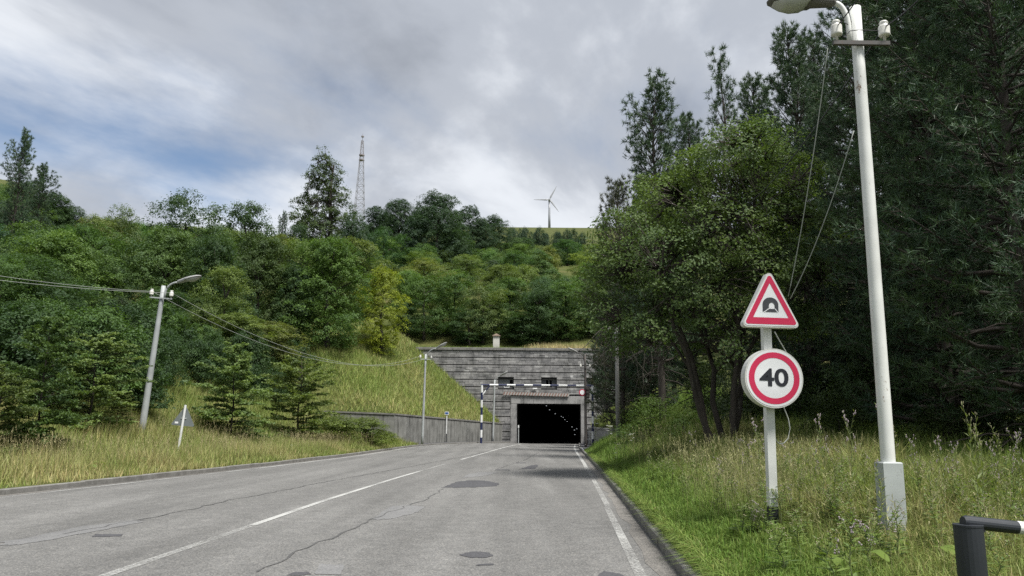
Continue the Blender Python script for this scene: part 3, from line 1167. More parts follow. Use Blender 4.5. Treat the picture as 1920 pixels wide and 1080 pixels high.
def lamp_head(par, p, dirv, mat, L_=0.75, s=1.0, tilt=0.0):
    """Cobra-head lantern starting at p, pointing along dirv (unit, horizontal) with a tilt."""
    d = Vector(dirv).normalized()
    ax = Vector((d.x * math.cos(tilt), d.y * math.cos(tilt), math.sin(tilt)))
    sdv = Vector((-d.y, d.x, 0))
    up = sdv.cross(ax) * -1
    if up.z < 0:
        up = -up
    V, Fc = [], []
    prof = [(0.0, 0.045, 0.045), (0.04, 0.075, 0.075), (0.33, 0.10, 0.09), (0.36, 0.15, 0.085), (0.6, 0.17, 0.08), (0.85, 0.14, 0.06), (0.97, 0.08, 0.03), (1.0, 0.02, 0.01)]
    nn = 12
    for t, wv, h in prof:
        for k_ in range(nn):
            an = 2 * math.pi * k_ / nn
            hz = math.sin(an) * h * s * (1.0 if math.sin(an) > 0 else 0.55)
            V.append(p + ax * (t * L_) + sdv * (math.cos(an) * wv * s) + up * hz)
    for i in range(len(prof) - 1):
        for k_ in range(nn):
            a, b = i * nn + k_, i * nn + (k_ + 1) % nn
            Fc.append((a, b, b + nn, a + nn))
    Fc.append(tuple(range(nn))[::-1])
    Fc.append(tuple(range((len(prof) - 1) * nn, len(prof) * nn)))
    mb = MB(); mb.add(V, Fc)
    h = mb.build('lamp_head', mat, par, True)
    V, Fc = [], []
    g = [(0.40, 0.12, 0.0), (0.5, 0.145, 0.065), (0.65, 0.15, 0.085), (0.8, 0.125, 0.06), (0.92, 0.07, 0.0)]
    for t, wv, dp in g:
        for k_ in range(9):
            an = math.pi * k_ / 8
            V.append(p + ax * (t * L_) + sdv * (math.cos(an) * wv * s) - up * (0.03 * s + math.sin(an) * dp * s))
    for i in range(len(g) - 1):
        for k_ in range(8):
            a = i * 9 + k_
            Fc.append((a, a + 1, a + 10, a + 9))
    mb = MB(); mb.add(V, Fc)
    mb.build('lens', M['lamp_glass'], h, True)
    return h


def lamp_post(name, label, base, H, r0, r1, polemat, armdir, headmat, lean=(0, 0), arm=(0.55, 0.75), cross=None, sleeve=None, head_s=1.0, tilt=0.2, group=None, sides=12, clevel=0.86, armstart=None):
    root = empty(name, base)
    tag(root, label, 'lamp post', group)
    mb = MB()
    n = 8
    mb.tube([(0, 0, -0.3 + (H + 0.3) * i / n) for i in range(n + 1)], [r0 + (r1 - r0) * i / n for i in range(n + 1)], sides)
    mb.build('pole', polemat, root, True)
    d = Vector((armdir[0], armdir[1], 0)).normalized()
    if arm:
        a0 = H - 0.35
        pts = []
        st = Vector((0, 0, a0)) + d * (r1 + 0.03)
        for i in range(9):
            t = i / 8
            an = t * math.pi / 2
            pts.append(st + d * (arm[0] * (1 - math.cos(an))) + Vector((0, 0, arm[1] * math.sin(an))))
        pts = [st - Vector((0, 0, 0.25))] + pts
        mb = MB(); mb.tube(pts, 0.032 * head_s, 8)
        mb.build('arm', polemat, root, True)
        lamp_head(root, pts[-1] + Vector((0, 0, 0)), d, headmat, 0.8 * head_s, head_s, tilt)
    if sleeve:
        mb = MB()
        mb.bevbox(-sleeve[1], sleeve[1], -sleeve[1], sleeve[1], -0.3, sleeve[0], 0.015)
        mb.build('base_sleeve', M['sleeve'], root)
    if cross:
        cw, cdir, cz = cross
        c = Vector((cdir[0], cdir[1], 0)).normalized()
        sd_ = Vector((-c.y, c.x, 0))
        Mx = Matrix(((c.x, sd_.x, 0, 0), (c.y, sd_.y, 0, 0), (0, 0, 1, cz), (0, 0, 0, 1)))
        mb = MB(); mb.box(-cw, cw, -r1 - 0.06, -r1 - 0.005, -0.03, 0.03, 0, Mx)
        ca = mb.build('crossarm', M['dark_steel'] if sleeve else polemat, root)
        for s in (-1, 1):
            o = link('insulator', INS_ME, ca)
            o.location = Mx @ Vector((s * (cw - 0.06), -r1 - 0.03, 0.08))
            o.scale = (head_s,) * 3
    root.rotation_euler = (lean[0], lean[1], 0)
    return root


# near lamp post on the right verge
ND = 10.5
nb_ = at(1676, 1012, ND)
nb_.z = ground(nb_.x, nb_.y)
ntop = at(1603, 14, ND)
Hn = ntop.z - nb_.z
near_post = lamp_post('lamp_post', 'white rust-spotted steel lamp post with grey square base sleeve near the road sign', nb_, Hn, 0.094, 0.080, M['white_pole'], (-1, 0.04), M['lamp_shell'],
                      lean=(0, math.atan2(ntop.x - nb_.x, Hn)), arm=(0.18, 0.42), cross=(0.41, (1, 0.0), at(1606, 88, ND).z - nb_.z), sleeve=(at(1668, 866, ND).z - nb_.z, 0.130), head_s=1.25, tilt=0.03)
# left lamp post, leaning
b = at(262, 842, 36.5)
b.z = ground(b.x, b.y)
tp = at(307, 536, 36.5)
H1 = (tp - b).length
left_post = lamp_post('lamp_post', 'leaning grey lamp post on the grassy verge beside the back of a triangular sign', b, H1, 0.165, 0.10, M['grey_pole'], (1, -0.1), M['lamp_shell_far'],
                      lean=(0, math.atan2(tp.x - b.x, tp.z - b.z)), arm=(0.55, 0.55), cross=(0.52, (1, 0.1), H1 - 0.62), head_s=1.5, tilt=0.32)
# lamp post in front of the retaining wall
b = at(786.5, 836, 75.0); b.x += 0.25
b.z = ground(b.x, b.y)
H2 = at(789, 664, 75).z - b.z
far_post = lamp_post('lamp_post', 'tall grey lamp post before the corner of the stained retaining wall', b, H2, 0.13, 0.09, M['grey_pole'], (1, -0.3), M['lamp_shell_far'], lean=(0, 0.012), arm=(1.0, 0.9), cross=(0.6, (1, 0.3), H2 - 0.5), head_s=1.5, tilt=0.5)
# lamp post by the gantry
b = at(924, 830, 96.5)
b.z = ground(b.x, b.y)
H3 = at(926, 712, 96.5).z - b.z
lamp_post('lamp_post', 'short grey lamp post between the striped gantry and the tunnel portal', b, H3, 0.13, 0.10, M['grey_pole'], (1, -0.3), M['lamp_shell_far'], lean=(0, 0.02), arm=(0.55, 0.8), head_s=1.5, tilt=0.55)
# dark post right of the opening with signal
b = at(1098.5, 836, 74)
b.z = ground(b.x, b.y)
H4 = at(1097, 664, 74).z - b.z
sig = lamp_post('lamp_post', 'dark brown lamp post with traffic signal and round sign beside the tunnel opening', b, H4, 0.14, 0.10, M['dark_steel'], (-1, -0.3), M['lamp_shell_far'], arm=(0.6, 0.45), cross=(0.5, (1, 0), H4 - 1.35), head_s=1.4, tilt=0.4)
zsig = at(1098, 736, 74).z - b.z
mb = MB()
mb.bevbox(-0.02, 0.36, -0.42, -0.14, zsig - 0.55, zsig + 0.55, 0.04)
sg = mb.build('traffic_signal', M['amber'], sig)
for kz in (-0.35, 0, 0.35):
    mb = MB()
    mb.tube([(0.17, -0.42, zsig + kz), (0.17, -0.56, zsig + kz + 0.01)], [0.12, 0.135], 12)
    mb.build('visor', M['amber'], sg)
mb = MB()
mb.tube([(-0.32, -0.24, zsig + 0.0), (-0.32, -0.19, zsig + 0.0)], 0.30, 20)
rsn = mb.build('round_sign', M['sign_red'], sig)
mb = MB()
mb.tube([(-0.32, -0.255, zsig), (-0.32, -0.245, zsig)], 0.225, 20)
mb.build('sign_face', M['sign_white'], rsn)

# bare pole on the right bank
b = at(1159, 812, 50)
b.z = ground(b.x, b.y)
Hp = at(1158, 608, 50).z - b.z
up_ = empty('utility_pole', b)
tag(up_, 'plain grey utility pole with two white insulators on the bank by dark pines', 'pole')
mb = MB(); mb.tube([(0, 0, -0.4), (0, 0, Hp * 0.5), (0, 0, Hp)], [0.15, 0.13, 0.11], 10); mb.build('pole', M['wood_pole'], up_, True)
mb = MB(); mb.box(-0.55, 0.55, -0.17, -0.11, Hp - 0.62, Hp - 0.55); ca = mb.build('crossarm', M['grey_pole'], up_)
for s in (-1, 1):
    o = link('insulator', INS_ME, ca); o.location = (s * 0.48, -0.14, Hp - 0.5); o.scale = (1.3,) * 3

# height gantry
gl, gr = at(902, 830, 88), at(1112, 833, 88)
ztop = at(1007, 722.5, 88).z
gan = tag(empty('height_gantry', (gl.x, 88, 0)), 'navy and white striped height limit gantry spanning the road before the tunnel', 'gantry')


def striped(name, a, b, r_, n, first=0):
    mb = MB()
    a, b = Vector(a), Vector(b)
    path, mis = [], []
    for i in range(n):
        path += [a.lerp(b, i / n), a.lerp(b, (i + 1) / n - 1e-4)]
        mis += [(i + first) % 2, (i + first) % 2]
    mb.tube(path, r_, 8, 0, True, mis[:-1])
    return mb.build(name, [M['navy'], M['white']], gan)


gw = gr.x - gl.x
zl = ground(gl.x, 88)
striped('post', (0, 0, zl - 0.2), (0, 0, ztop - 0.02), 0.13, 8)
striped('post', (gw, 0.0, ground(gr.x, 88) - 0.2), (gw, 0, ztop - 0.02), 0.13, 8)
striped('crossbar', (-0.1, 0, ztop), (gw + 0.1, 0, ztop), 0.105, 13, 0)
for xx, s in ((0, 1), (gw, -1)):
    striped('brace', (xx + s * 0.1, 0, ztop - 1.1), (xx + s * 0.85, 0, ztop - 0.12), 0.07, 2, 1)

# small blue marker sign by the wall
b = at(836.5, 833, 84)
b.z = ground(b.x, b.y)
ms = tag(empty('marker_sign', b), 'small blue sign on thin white post before the retaining wall', 'sign')
hs = at(836, 772, 84).z - b.z
mb = MB(); mb.tube([(0, 0, -0.3), (0, 0, hs * 0.28), (0, 0, hs * 0.2801), (0, 0, hs)], 0.055, 8, 0, True, [0, 0, 1]); mb.build('post', [M['post_black'], M['white']], ms)
mb = MB(); mb.box(-0.22, 0.22, -0.1, -0.06, hs - 0.32, hs); fb = mb.build('panel', M['white'], ms)
mb = MB(); mb.box(-0.17, 0.17, -0.115, -0.102, hs - 0.25, hs - 0.05); mb.build('sign_face', M['blue'], fb)

# white stake and white fence frame at the opening
b = at(972, 831, 98.5)
st = tag(empty('marker_stake', (b.x, 98.5, 0)), 'thin pale stake standing at the left jamb of the tunnel opening', 'stake')
mb = MB(); mb.tube([(0, 0, -0.1), (0, 0, 2.35)], 0.06, 8); mb.build('post', M['grey_pole'], st)
mb = MB(); mb.box(-0.08, 0.08, -0.08, -0.062, 2.0, 2.3); mb.build('reflector', M['white'], st)
b = at(1106, 819, 92)
gt = tag(empty('white_railing', (b.x - 0.1, 92, ground(b.x, 92))), 'low white metal railing on the pavement right of the tunnel opening', 'railing')
for xx in (-0.28, 0.0, 0.28):
    mb = MB(); mb.box(xx - 0.03, xx + 0.03, -0.03, 0.03, -0.05, 1.5); mb.build('upright', M['white'], gt)
mb = MB(); mb.box(-0.36, 0.36, -0.06, -0.031, 0.55, 0.65); mb.build('rail', M['white'], gt); mb = MB(); mb.box(-0.36, 0.36, -0.06, -0.031, 1.38, 1.46); mb.build('rail', M['white'], gt)

# ---- road sign pair on the right verge
SD = 11.8
b = at(1449.5, 986, SD)
b.z = ground(b.x, b.y)
tp = at(1436, 612, SD)
sgn = tag(empty('road_sign', b), 'red bordered tunnel warning triangle above round 40 speed limit sign on white post', 'road sign')
Hs = at(1430, 540, SD).z - b.z
lean = math.atan2(tp.x - b.x, tp.z - b.z)
sgn.rotation_euler = (0, lean, R(3))
zb = at(1449, 950, SD).z - b.z
mb = MB(); mb.bevbox(-0.062, 0.062, -0.062, 0.062, zb, Hs, 0.01); mb.build('post', M['white_pole'], sgn)
mb = MB(); mb.bevbox(-0.066, 0.066, -0.066, 0.066, -0.3, zb, 0.01); mb.build('post_foot', M['post_black'], sgn)


def rounded_tri(cx, cz, half, h, rad, n=6):
    """Upright triangle (base half-width, height) with rounded corners; cz = base height."""
    P = [Vector((cx - half, cz)), Vector((cx + half, cz)), Vector((cx, cz + h))]
    pts = []
    for i in range(3):
        p, a, c = P[i], P[i - 1], P[(i + 1) % 3]
        d1, d2 = (a - p).normalized(), (c - p).normalized()
        bis = (d1 + d2).normalized()
        ha = d1.angle(d2) / 2
        ctr = p + bis * (rad / math.sin(ha))
        s = (p + d1 * (rad / math.tan(ha))) - ctr
        e = (p + d2 * (rad / math.tan(ha))) - ctr
        a0, a1 = math.atan2(s.y, s.x), math.atan2(e.y, e.x)
        while a1 < a0:
            a1 += 2 * math.pi
        for k_ in range(n + 1):
            an = a0 + (a1 - a0) * k_ / n
            pts.append((ctr.x + rad * math.cos(an), ctr.y + rad * math.sin(an)))
    return pts


px = SD / FPX * 1.02            # metres per photograph pixel there
tz0 = at(1439, 617, SD).z - b.z
tz1 = at(1434, 516, SD).z - b.z
th_ = (tz1 - tz0) * 1.04
tw = 53.5 * px * 1.0
box_ = MB(); box_.prism(rounded_tri(0, tz0, tw * 1.03, th_ * 1.03, 0.055), -0.21, -0.07)
tb = box_.build('triangle_box', M['sign_rim'], sgn)
box_ = MB(); box_.prism(rounded_tri(0, tz0 + 0.022, tw * 0.975, th_ * 0.965, 0.045), -0.214, -0.2105); wf = box_.build('white_border', M['sign_white'], tb)
r1_ = rounded_tri(0, tz0 + 0.045, tw * 0.92, th_ * 0.90, 0.035)
r2_ = rounded_tri(0, tz0 + 0.148, tw * 0.615, th_ * 0.605, 0.004)
mb = MB()
n = len(r1_)
mb.add([(x_, -0.2165, z_) for x_, z_ in r1_] + [(x_, -0.2165, z_) for x_, z_ in r2_], [(i, (i + 1) % n, n + (i + 1) % n, n + i) for i in range(n)])
mb.build('red_ring', M['sign_red'], tb)
# pictogram: tunnel arch with the bright mouth cut out and the road
pz = tz0 + 0.235
ow, oh = 0.122, 0.225
outer = [(-ow, pz), (-ow, pz + oh * 0.5)] + [(-ow * math.cos(a_), pz + oh * 0.5 + oh * 0.5 * math.sin(a_)) for a_ in np.linspace(0, math.pi, 17)[1:-1]] + [(ow, pz + oh * 0.5), (ow, pz)]
iw, ih = 0.045, 0.15
inner = [(-iw + .02, pz + .055), (-iw + .02, pz + ih * 0.62)] + [(.02 - iw * math.cos(a_), pz + ih * 0.62 + ih * 0.36 * math.sin(a_)) for a_ in np.linspace(0, math.pi, 17)[1:-1]] + [(.02 + iw, pz + ih * 0.62), (.02 + iw, pz + .055)]
mb = MB()
n = len(outer)
mb.add([(x_, -0.2185, z_) for x_, z_ in outer] + [(x_, -0.2185, z_) for x_, z_ in inner], [(i, i + 1, n + i + 1, n + i) for i in range(n - 1)])
mb.add([(-0.092, -0.2185, pz), (0.105, -0.2185, pz), (0.065, -0.2185, pz + 0.048), (-0.02, -0.2185, pz + 0.048)], [(0, 1, 2, 3)])
mb.build('tunnel_symbol', M['sign_picto'], tb)
mb = MB(); mb.add([(-0.108, -0.2192, pz - 0.004), (-0.092, -0.2192, pz - 0.004), (-0.022, -0.2192, pz + 0.05), (-0.03, -0.2192, pz + 0.058)], [(0, 1, 2, 3)]); mb.build('symbol_edge', M['sign_white'], tb); mb = MB(); mb.add([(0.105, -0.2192, pz - .004), (0.119, -0.2192, pz - .004), (0.072, -0.2192, pz + 0.056), (0.064, -0.2192, pz + 0.05)], [(0, 1, 2, 3)])
mb.build('symbol_edge', M['sign_white'], tb)
# round 40 sign
cz = at(1443.5, 711, SD).z - b.z
cr_ = 51.5 * px


def disc(name, r_, y, mat, par, r_in=0.0, n=48):
    mb = MB()
    if r_in:
        mb.add([(r_ * math.cos(a_), y, cz + r_ * math.sin(a_)) for a_ in np.linspace(0, 2 * math.pi, n, False)] + [(r_in * math.cos(a_), y, cz + r_in * math.sin(a_)) for a_ in np.linspace(0, 2 * math.pi, n, False)],
               [(i, (i + 1) % n, n + (i + 1) % n, n + i) for i in range(n)])
    else:
        mb.add([(r_ * math.cos(a_), y, cz + r_ * math.sin(a_)) for a_ in np.linspace(0, 2 * math.pi, n, False)], [tuple(range(n))])
    return mb.build(name, mat, par)


mb = MB()
ang = np.linspace(0, 2 * math.pi, 48, False)
mb.prism([((cr_ + 0.015) * math.cos(a_), cz + (cr_ + 0.015) * math.sin(a_)) for a_ in ang], -0.25, -0.07)
rb = mb.build('round_box', M['sign_rim'], sgn)
disc('white_face', cr_ * 0.985, -0.2535, M['sign_white'], rb)
disc('red_ring', cr_ * 0.90, -0.256, M['sign_red'], rb, cr_ * 0.70)
cu = bpy.data.curves.new('speed_number', 'FONT')
cu.body = '40'
cu.align_x = 'CENTER'
cu.align_y = 'CENTER'
cu.size = 0.36
cu.offset = 0.008
cu.extrude = 0.001
tmp = bpy.data.objects.new('speed_number_src', cu)
COL.objects.link(tmp)
bpy.context.view_layer.update()
dg = bpy.context.evaluated_depsgraph_get()
tme = bpy.data.meshes.new_from_object(tmp.evaluated_get(dg))
bpy.data.objects.remove(tmp)
tme.materials.clear()
tme.materials.append(M['sign_black'])
num = link('speed_number', tme, rb)
num.location = (0.0, -0.258, cz - 0.005)
num.rotation_euler = (R(90), 0, 0)
num.scale = (1.22, 1.0, 1.0)

# back of the triangular sign on the left verge
b = at(333, 845, 34.0)
b.z = ground(b.x, b.y)
bs = tag(empty('triangle_sign', b), 'dark grey back of triangular road sign on a white post in long grass', 'road sign')
hs = at(341, 759, 34).z - b.z
bs.rotation_euler = (0, 0.075, R(8))
mb = MB(); mb.tube([(0, 0, -0.4), (0, 0, 0.1), (0, 0, 0.101), (0, 0, hs)], 0.052, 10, 0, True, [0, 0, 1]); mb.build('post', [M['post_black'], M['white']], bs)
mb = MB(); mb.prism(rounded_tri(0, hs - 0.90, 0.51, 0.89, 0.05), 0.058, 0.085); bp = mb.build('sign_plate', M['sign_back'], bs)
mb = MB(); mb.box(-0.34, -0.2, 0.05, 0.0575, hs - 0.82, hs - 0.74); mb.build('sticker', M['sign_white'], bp)
mb = MB(); mb.box(-0.12, 0.12, 0.035, 0.0575, hs - 0.6, hs - 0.55); mb.build('clamp', M['grey_pole'], bp)

# swing barrier in the near corner
BDp = 5.7
p0 = at(1805, 978, BDp)
b = Vector((at(1820, 1040, BDp).x, BDp, 0)); b.z = ground(b.x, b.y)
bar = tag(empty('barrier', b), 'black and white swing barrier bar resting on a black post at the verge corner', 'barrier')
pt = at(1820, 987, BDp).z - b.z
mb = MB(); mb.tube([(0.02, 0, -0.3), (0, 0, pt * 0.6), (0, 0, pt)], 0.096, 20); mb.build('post', M['barrier_black'], bar, False)
mb = MB(); mb.tube([(0, 0, pt + 0.001), (0, 0, pt + 0.014)], 0.099, 20); mb.build('cap_plate', M['barrier_black'], bar)
e0 = p0 - b
e1 = at(1925, 991, 5.75) - b
dv = (e1 - e0).normalized()
bl = [e0, e0 + dv * 0.02, e0 + dv * 0.41, e0 + dv * 0.411, e0 + dv * 1.0, e0 + dv * 1.001, e0 + dv * 1.6, e0 + dv * 1.601, e0 + dv * 2.2]
mb = MB(); mb.tube(bl, [0.036, 0.046] + [0.046] * 7, 18, 0, True, [0, 0, 1, 1, 0, 0, 1, 1]); mb.build('bar', [M['barrier_black'], M['barrier_white']], bar)
mb = MB(); mb.tube([Vector((0.11, 0.0, pt + 0.0)), Vector((0.11, 0.0, pt - 0.04))], 0.012, 8); mb.build('pin', M['dark_steel'], bar)
mb = MB(); mb.tube([e0 + dv * 2.1 + Vector((0, 0, -1.25)), e0 + dv * 2.1 + Vector((0, 0, -0.047))], 0.08, 14); mb.build('far_post', M['barrier_black'], bar)

# ------------------------------------------------------------------ wires


def wire(label, a, c, sag, r_, mat, group=None, seg=18, extra=None):
    a, c = Vector(a), Vector(c)
    pts = []
    for i in range(seg + 1):
        t = i / seg
        p = a.lerp(c, t)
        p.z -= sag * 4 * t * (1 - t)
        pts.append(p - a)
    mb = MB()
    mb.tube(pts, r_, 5)
    o = mb.build('wire', mat, None, True)
    o.location = a
    tag(o, label, 'wire', group)
    return o


bpy.context.view_layer.update()


def ins(root):
    out = []
    for c in root.children:
        if c.name.startswith('crossarm'):
            for g in c.children:
                out.append((g.matrix_world @ Vector((0, 0, 0.14))))
    return out


li, fi, ni = ins(left_post), ins(far_post), ins(near_post)
for i in range(2):
    wire(('sagging pale wire from the road-side insulator of the leaning post to the wall lamp post', 'sagging pale wire from the forest-side insulator of the leaning post to the wall lamp post')[1 - i], li[i], fi[i], 2.0, 0.012, M['wire_pale'], 'wires between left lamp posts', 28)
    e = at(-60, 508 + 10 * i, 30.0)
    wire(('upper pale wire running from the leaning lamp post past the forest edge', 'lower pale wire running from the leaning lamp post past the forest edge')[i], li[i], e, 0.12, 0.011, M['wire_pale'], 'wires leaving the leaning lamp post')
wire('dark wire rising steeply from the insulator under the near lamp head', ni[0], at(1625, -30, 9.4), 0.03, 0.009, M['wire'])
wire('dark wire rising from the right insulator toward the pine crowns', ni[1], at(1760, -40, 8.8), 0.05, 0.009, M['wire'])
wire('thin dark wire slanting down behind the near pole into the leafy tree', ni[1], at(1380, 400, 26), 0.35, 0.012, M['wire'])
wire('pale cable hanging from the crossarm down to the triangular sign', at(1552, 90, 10.42), at(1478, 556, 11.75), 0.18, 0.007, M['wire_pale'])
wire('pale slack cable from the pole side down to the triangular sign edge', at(1601, 245, 10.48), at(1482, 560, 11.75), 0.16, 0.007, M['wire_pale'])
lp = [at(1452, 622, 11.9), at(1462, 640, 11.92), at(1475, 662, 11.92), at(1484, 690, 11.95), at(1482, 730, 11.96), at(1470, 765, 11.95), at(1478, 785, 11.92), at(1481, 803, 11.9), at(1478, 822, 11.88), at(1470, 831, 11.87), at(1461, 832, 11.86), at(1454, 824, 11.86), at(1451, 805, 11.87), at(1450, 780, 11.87)]
mb = MB(); mb.tube([p - lp[0] for p in lp], 0.009, 6)
o = mb.build('cable_loop', M['wire_pale'], None, True); o.location = lp[0]
tag(o, 'slack pale cable looping behind the round speed sign post', 'cable')
mb = MB()
lp = [at(1601, 52, 10.5), at(1578, 40, 10.45), at(1576, 62, 10.4), at(1582, 70, 10.4), at(1594, 58, 10.38), at(1610, 56, 10.36), at(1650, 58, 10.4), at(1662, 55, 10.5)]
mb.tube([p - lp[0] for p in lp], 0.006, 5)
o = mb.build('jumper_wire', M['wire'], None, True); o.location = lp[0]
tag(o, 'thin looping jumper wire across the top of the white lamp post', 'wire')

# ------------------------------------------------------------------ far landmarks
TD = 560.0
base = at(672, 432, TD); top = at(675, 250, TD)
tz = ground(base.x, TD)
tow = tag(empty('lattice_mast', (base.x, TD, tz)), 'tall slim lattice radio mast standing on the ridge behind the poplar', 'radio mast')
Ht = top.z - tz
zt_ = [0.0, 0.86]


def wid(t):
    return 4.2 * (1 - t) ** 1.1 + 0.55


for sx, sy in ((-1, -1), (1, -1), (1, 1), (-1, 1)):
    mb = MB()
    mb.tube([(sx * wid(t) , sy * wid(t), t * Ht) for t in np.linspace(0, 0.93, 12)], 0.15, 5)
    mb.build('leg', M['lattice'], tow)
nlev = 16
for i in range(nlev):
    t0, t1 = 0.93 * i / nlev, 0.93 * (i + 1) / nlev
    mb = MB()
    for (ax_, ay_), (bx_, by_) in (((-1, -1), (1, -1)), ((1, -1), (1, 1)), ((1, 1), (-1, 1)), ((-1, 1), (-1, -1))):
        mb.tube([(ax_ * wid(t0), ay_ * wid(t0), t0 * Ht), (bx_ * wid(t1), by_ * wid(t1), t1 * Ht)], 0.085, 4)
        mb.tube([(bx_ * wid(t0), by_ * wid(t0), t0 * Ht), (ax_ * wid(t1), ay_ * wid(t1), t1 * Ht)], 0.085, 4)
        mb.tube([(ax_ * wid(t1), ay_ * wid(t1), t1 * Ht), (bx_ * wid(t1), by_ * wid(t1), t1 * Ht)], 0.14, 4)
    mb.build('brace', M['lattice_red'] if i > 11 else M['lattice'], tow)
for vv, rr_ in ((291, 2.1), (300, 2.1), (256, 1.1)):
    t = (at(673, vv, TD).z - tz)
    mb = MB(); mb.lathe([(0.6, -0.5), (rr_, -0.4), (rr_, 0.4), (0.6, 0.5)], 14, 0, (0, 0, t)); mb.build('platform', M['lattice_red'], tow)
mb = MB(); mb.tube([(0, 0, Ht * 0.9), (0, 0, Ht)], [0.3, 0.12], 6); mb.build('antenna', M['lattice'], tow)

WD = 1290.0
hub = at(1030, 376, WD)
tz = ground(hub.x, WD) - 3
trb = tag(empty('wind_turbine', (hub.x, WD, tz)), 'white three-bladed wind turbine standing on the grassy far ridge', 'wind turbine')
Hh = hub.z - tz
mb = MB(); mb.tube([(0, 0, 0), (0, 0, Hh * 0.5), (0, 0, Hh)], [2.3, 1.9, 1.35], 14); mb.build('tower', M['turbine'], trb, True)
mb = MB(); mb.bevbox(-1.7, 1.7, -4.5, 5, Hh - 1.7, Hh + 1.7, 0.6); mb.build('nacelle', M['turbine'], trb)
mb = MB(); mb.lathe([(0.3, 0), (1.4, 0.8), (1.8, 2.2), (1.8, 3.0)], 12)
Mr = Matrix.Translation((0, -7.4, Hh)) @ Matrix.Rotation(R(-90), 4, 'X')
mb.v = [tuple(Mr @ Vector(p)) for p in mb.v]
mb.build('rotor_hub', M['turbine'], trb)
for (du, dv_) in ((14, -27), (-33, 0.5), (19, 26)):
    L_ = 31 * WD / FPX
    an = math.atan2(-dv_, du)
    d = Vector((math.cos(an), 0, math.sin(an)))
    s_ = Vector((-d.z, 0, d.x))
    V, Fc = [], []
    for t, c in ((0.02, 0.8), (0.1, 1.1), (0.2, 1.7), (0.5, 1.15), (0.8, 0.7), (1.0, 0.2)):
        for sg_, yy in ((-0.4, 0), (0, -0.35), (0.6, 0), (0, 0.35)):
            V.append(Vector((0, -6, Hh)) + d * (t * L_) + s_ * (c * sg_ * 1.9) + Vector((0, yy * c, 0)))
    for i in range(5):
        for k_ in range(4):
            a, b2 = i * 4 + k_, i * 4 + (k_ + 1) % 4
            Fc.append((a, b2, b2 + 4, a + 4))
    Fc += [(0, 1, 2, 3), (23, 22, 21, 20)]
    mb = MB(); mb.add(V, Fc); mb.build('blade', M['turbine'], trb)
# ------------------------------------------------------------------ vegetation
G = np.random.default_rng(7)


def unit(a):
    return a / np.maximum(1e-9, np.linalg.norm(a, axis=-1, keepdims=True))


def leaves(name, C, Nn, size, tint, aspect=0.6, fold=0.10, T=None):
    """One folded quad per leaf."""
    n = len(C)
    Nn = unit(Nn)
    if T is None:
        T = G.normal(size=(n, 3))
    T = unit(T - (T * Nn).sum(1, keepdims=True) * Nn)
    B = np.cross(Nn, T)
    s = np.asarray(size)[:, None]
    up = Nn * s * fold
    V = np.stack([C - T * s * 0.5, C + B * s * aspect * 0.5 + up, C + T * s * 0.5, C - B * s * aspect * 0.5 + up], 1).reshape(-1, 3)
    F = np.arange(4 * n).reshape(n, 4)
    return np_mesh(name, V, F, M['leaf'], {'tint': np.repeat(np.clip(tint, 0, 1), 4)})


PROF = {
    'round': lambda t: np.sin(np.pi * np.clip(t * 0.86 + 0.10, 0, 1)) ** 0.55,
    'broad': lambda t: np.sin(np.pi * np.clip(t * 0.74 + 0.22, 0, 1)) ** 0.6,
    'oval': lambda t: np.sin(np.pi * np.clip(t * 0.93 + 0.05, 0, 1)) ** 0.75,
    'poplar': lambda t: 0.18 + 0.82 * np.clip(1 - t, 0, 1) ** 0.75,
    'dome': lambda t: np.sin(np.pi * np.clip(t * 0.66 + 0.30, 0, 1)) ** 0.5 * np.clip(0.55 + t * 1.6, 0, 1),
    'low': lambda t: np.sin(np.pi * np.clip(t * 0.55 + 0.42, 0, 1)) ** 0.5,
}


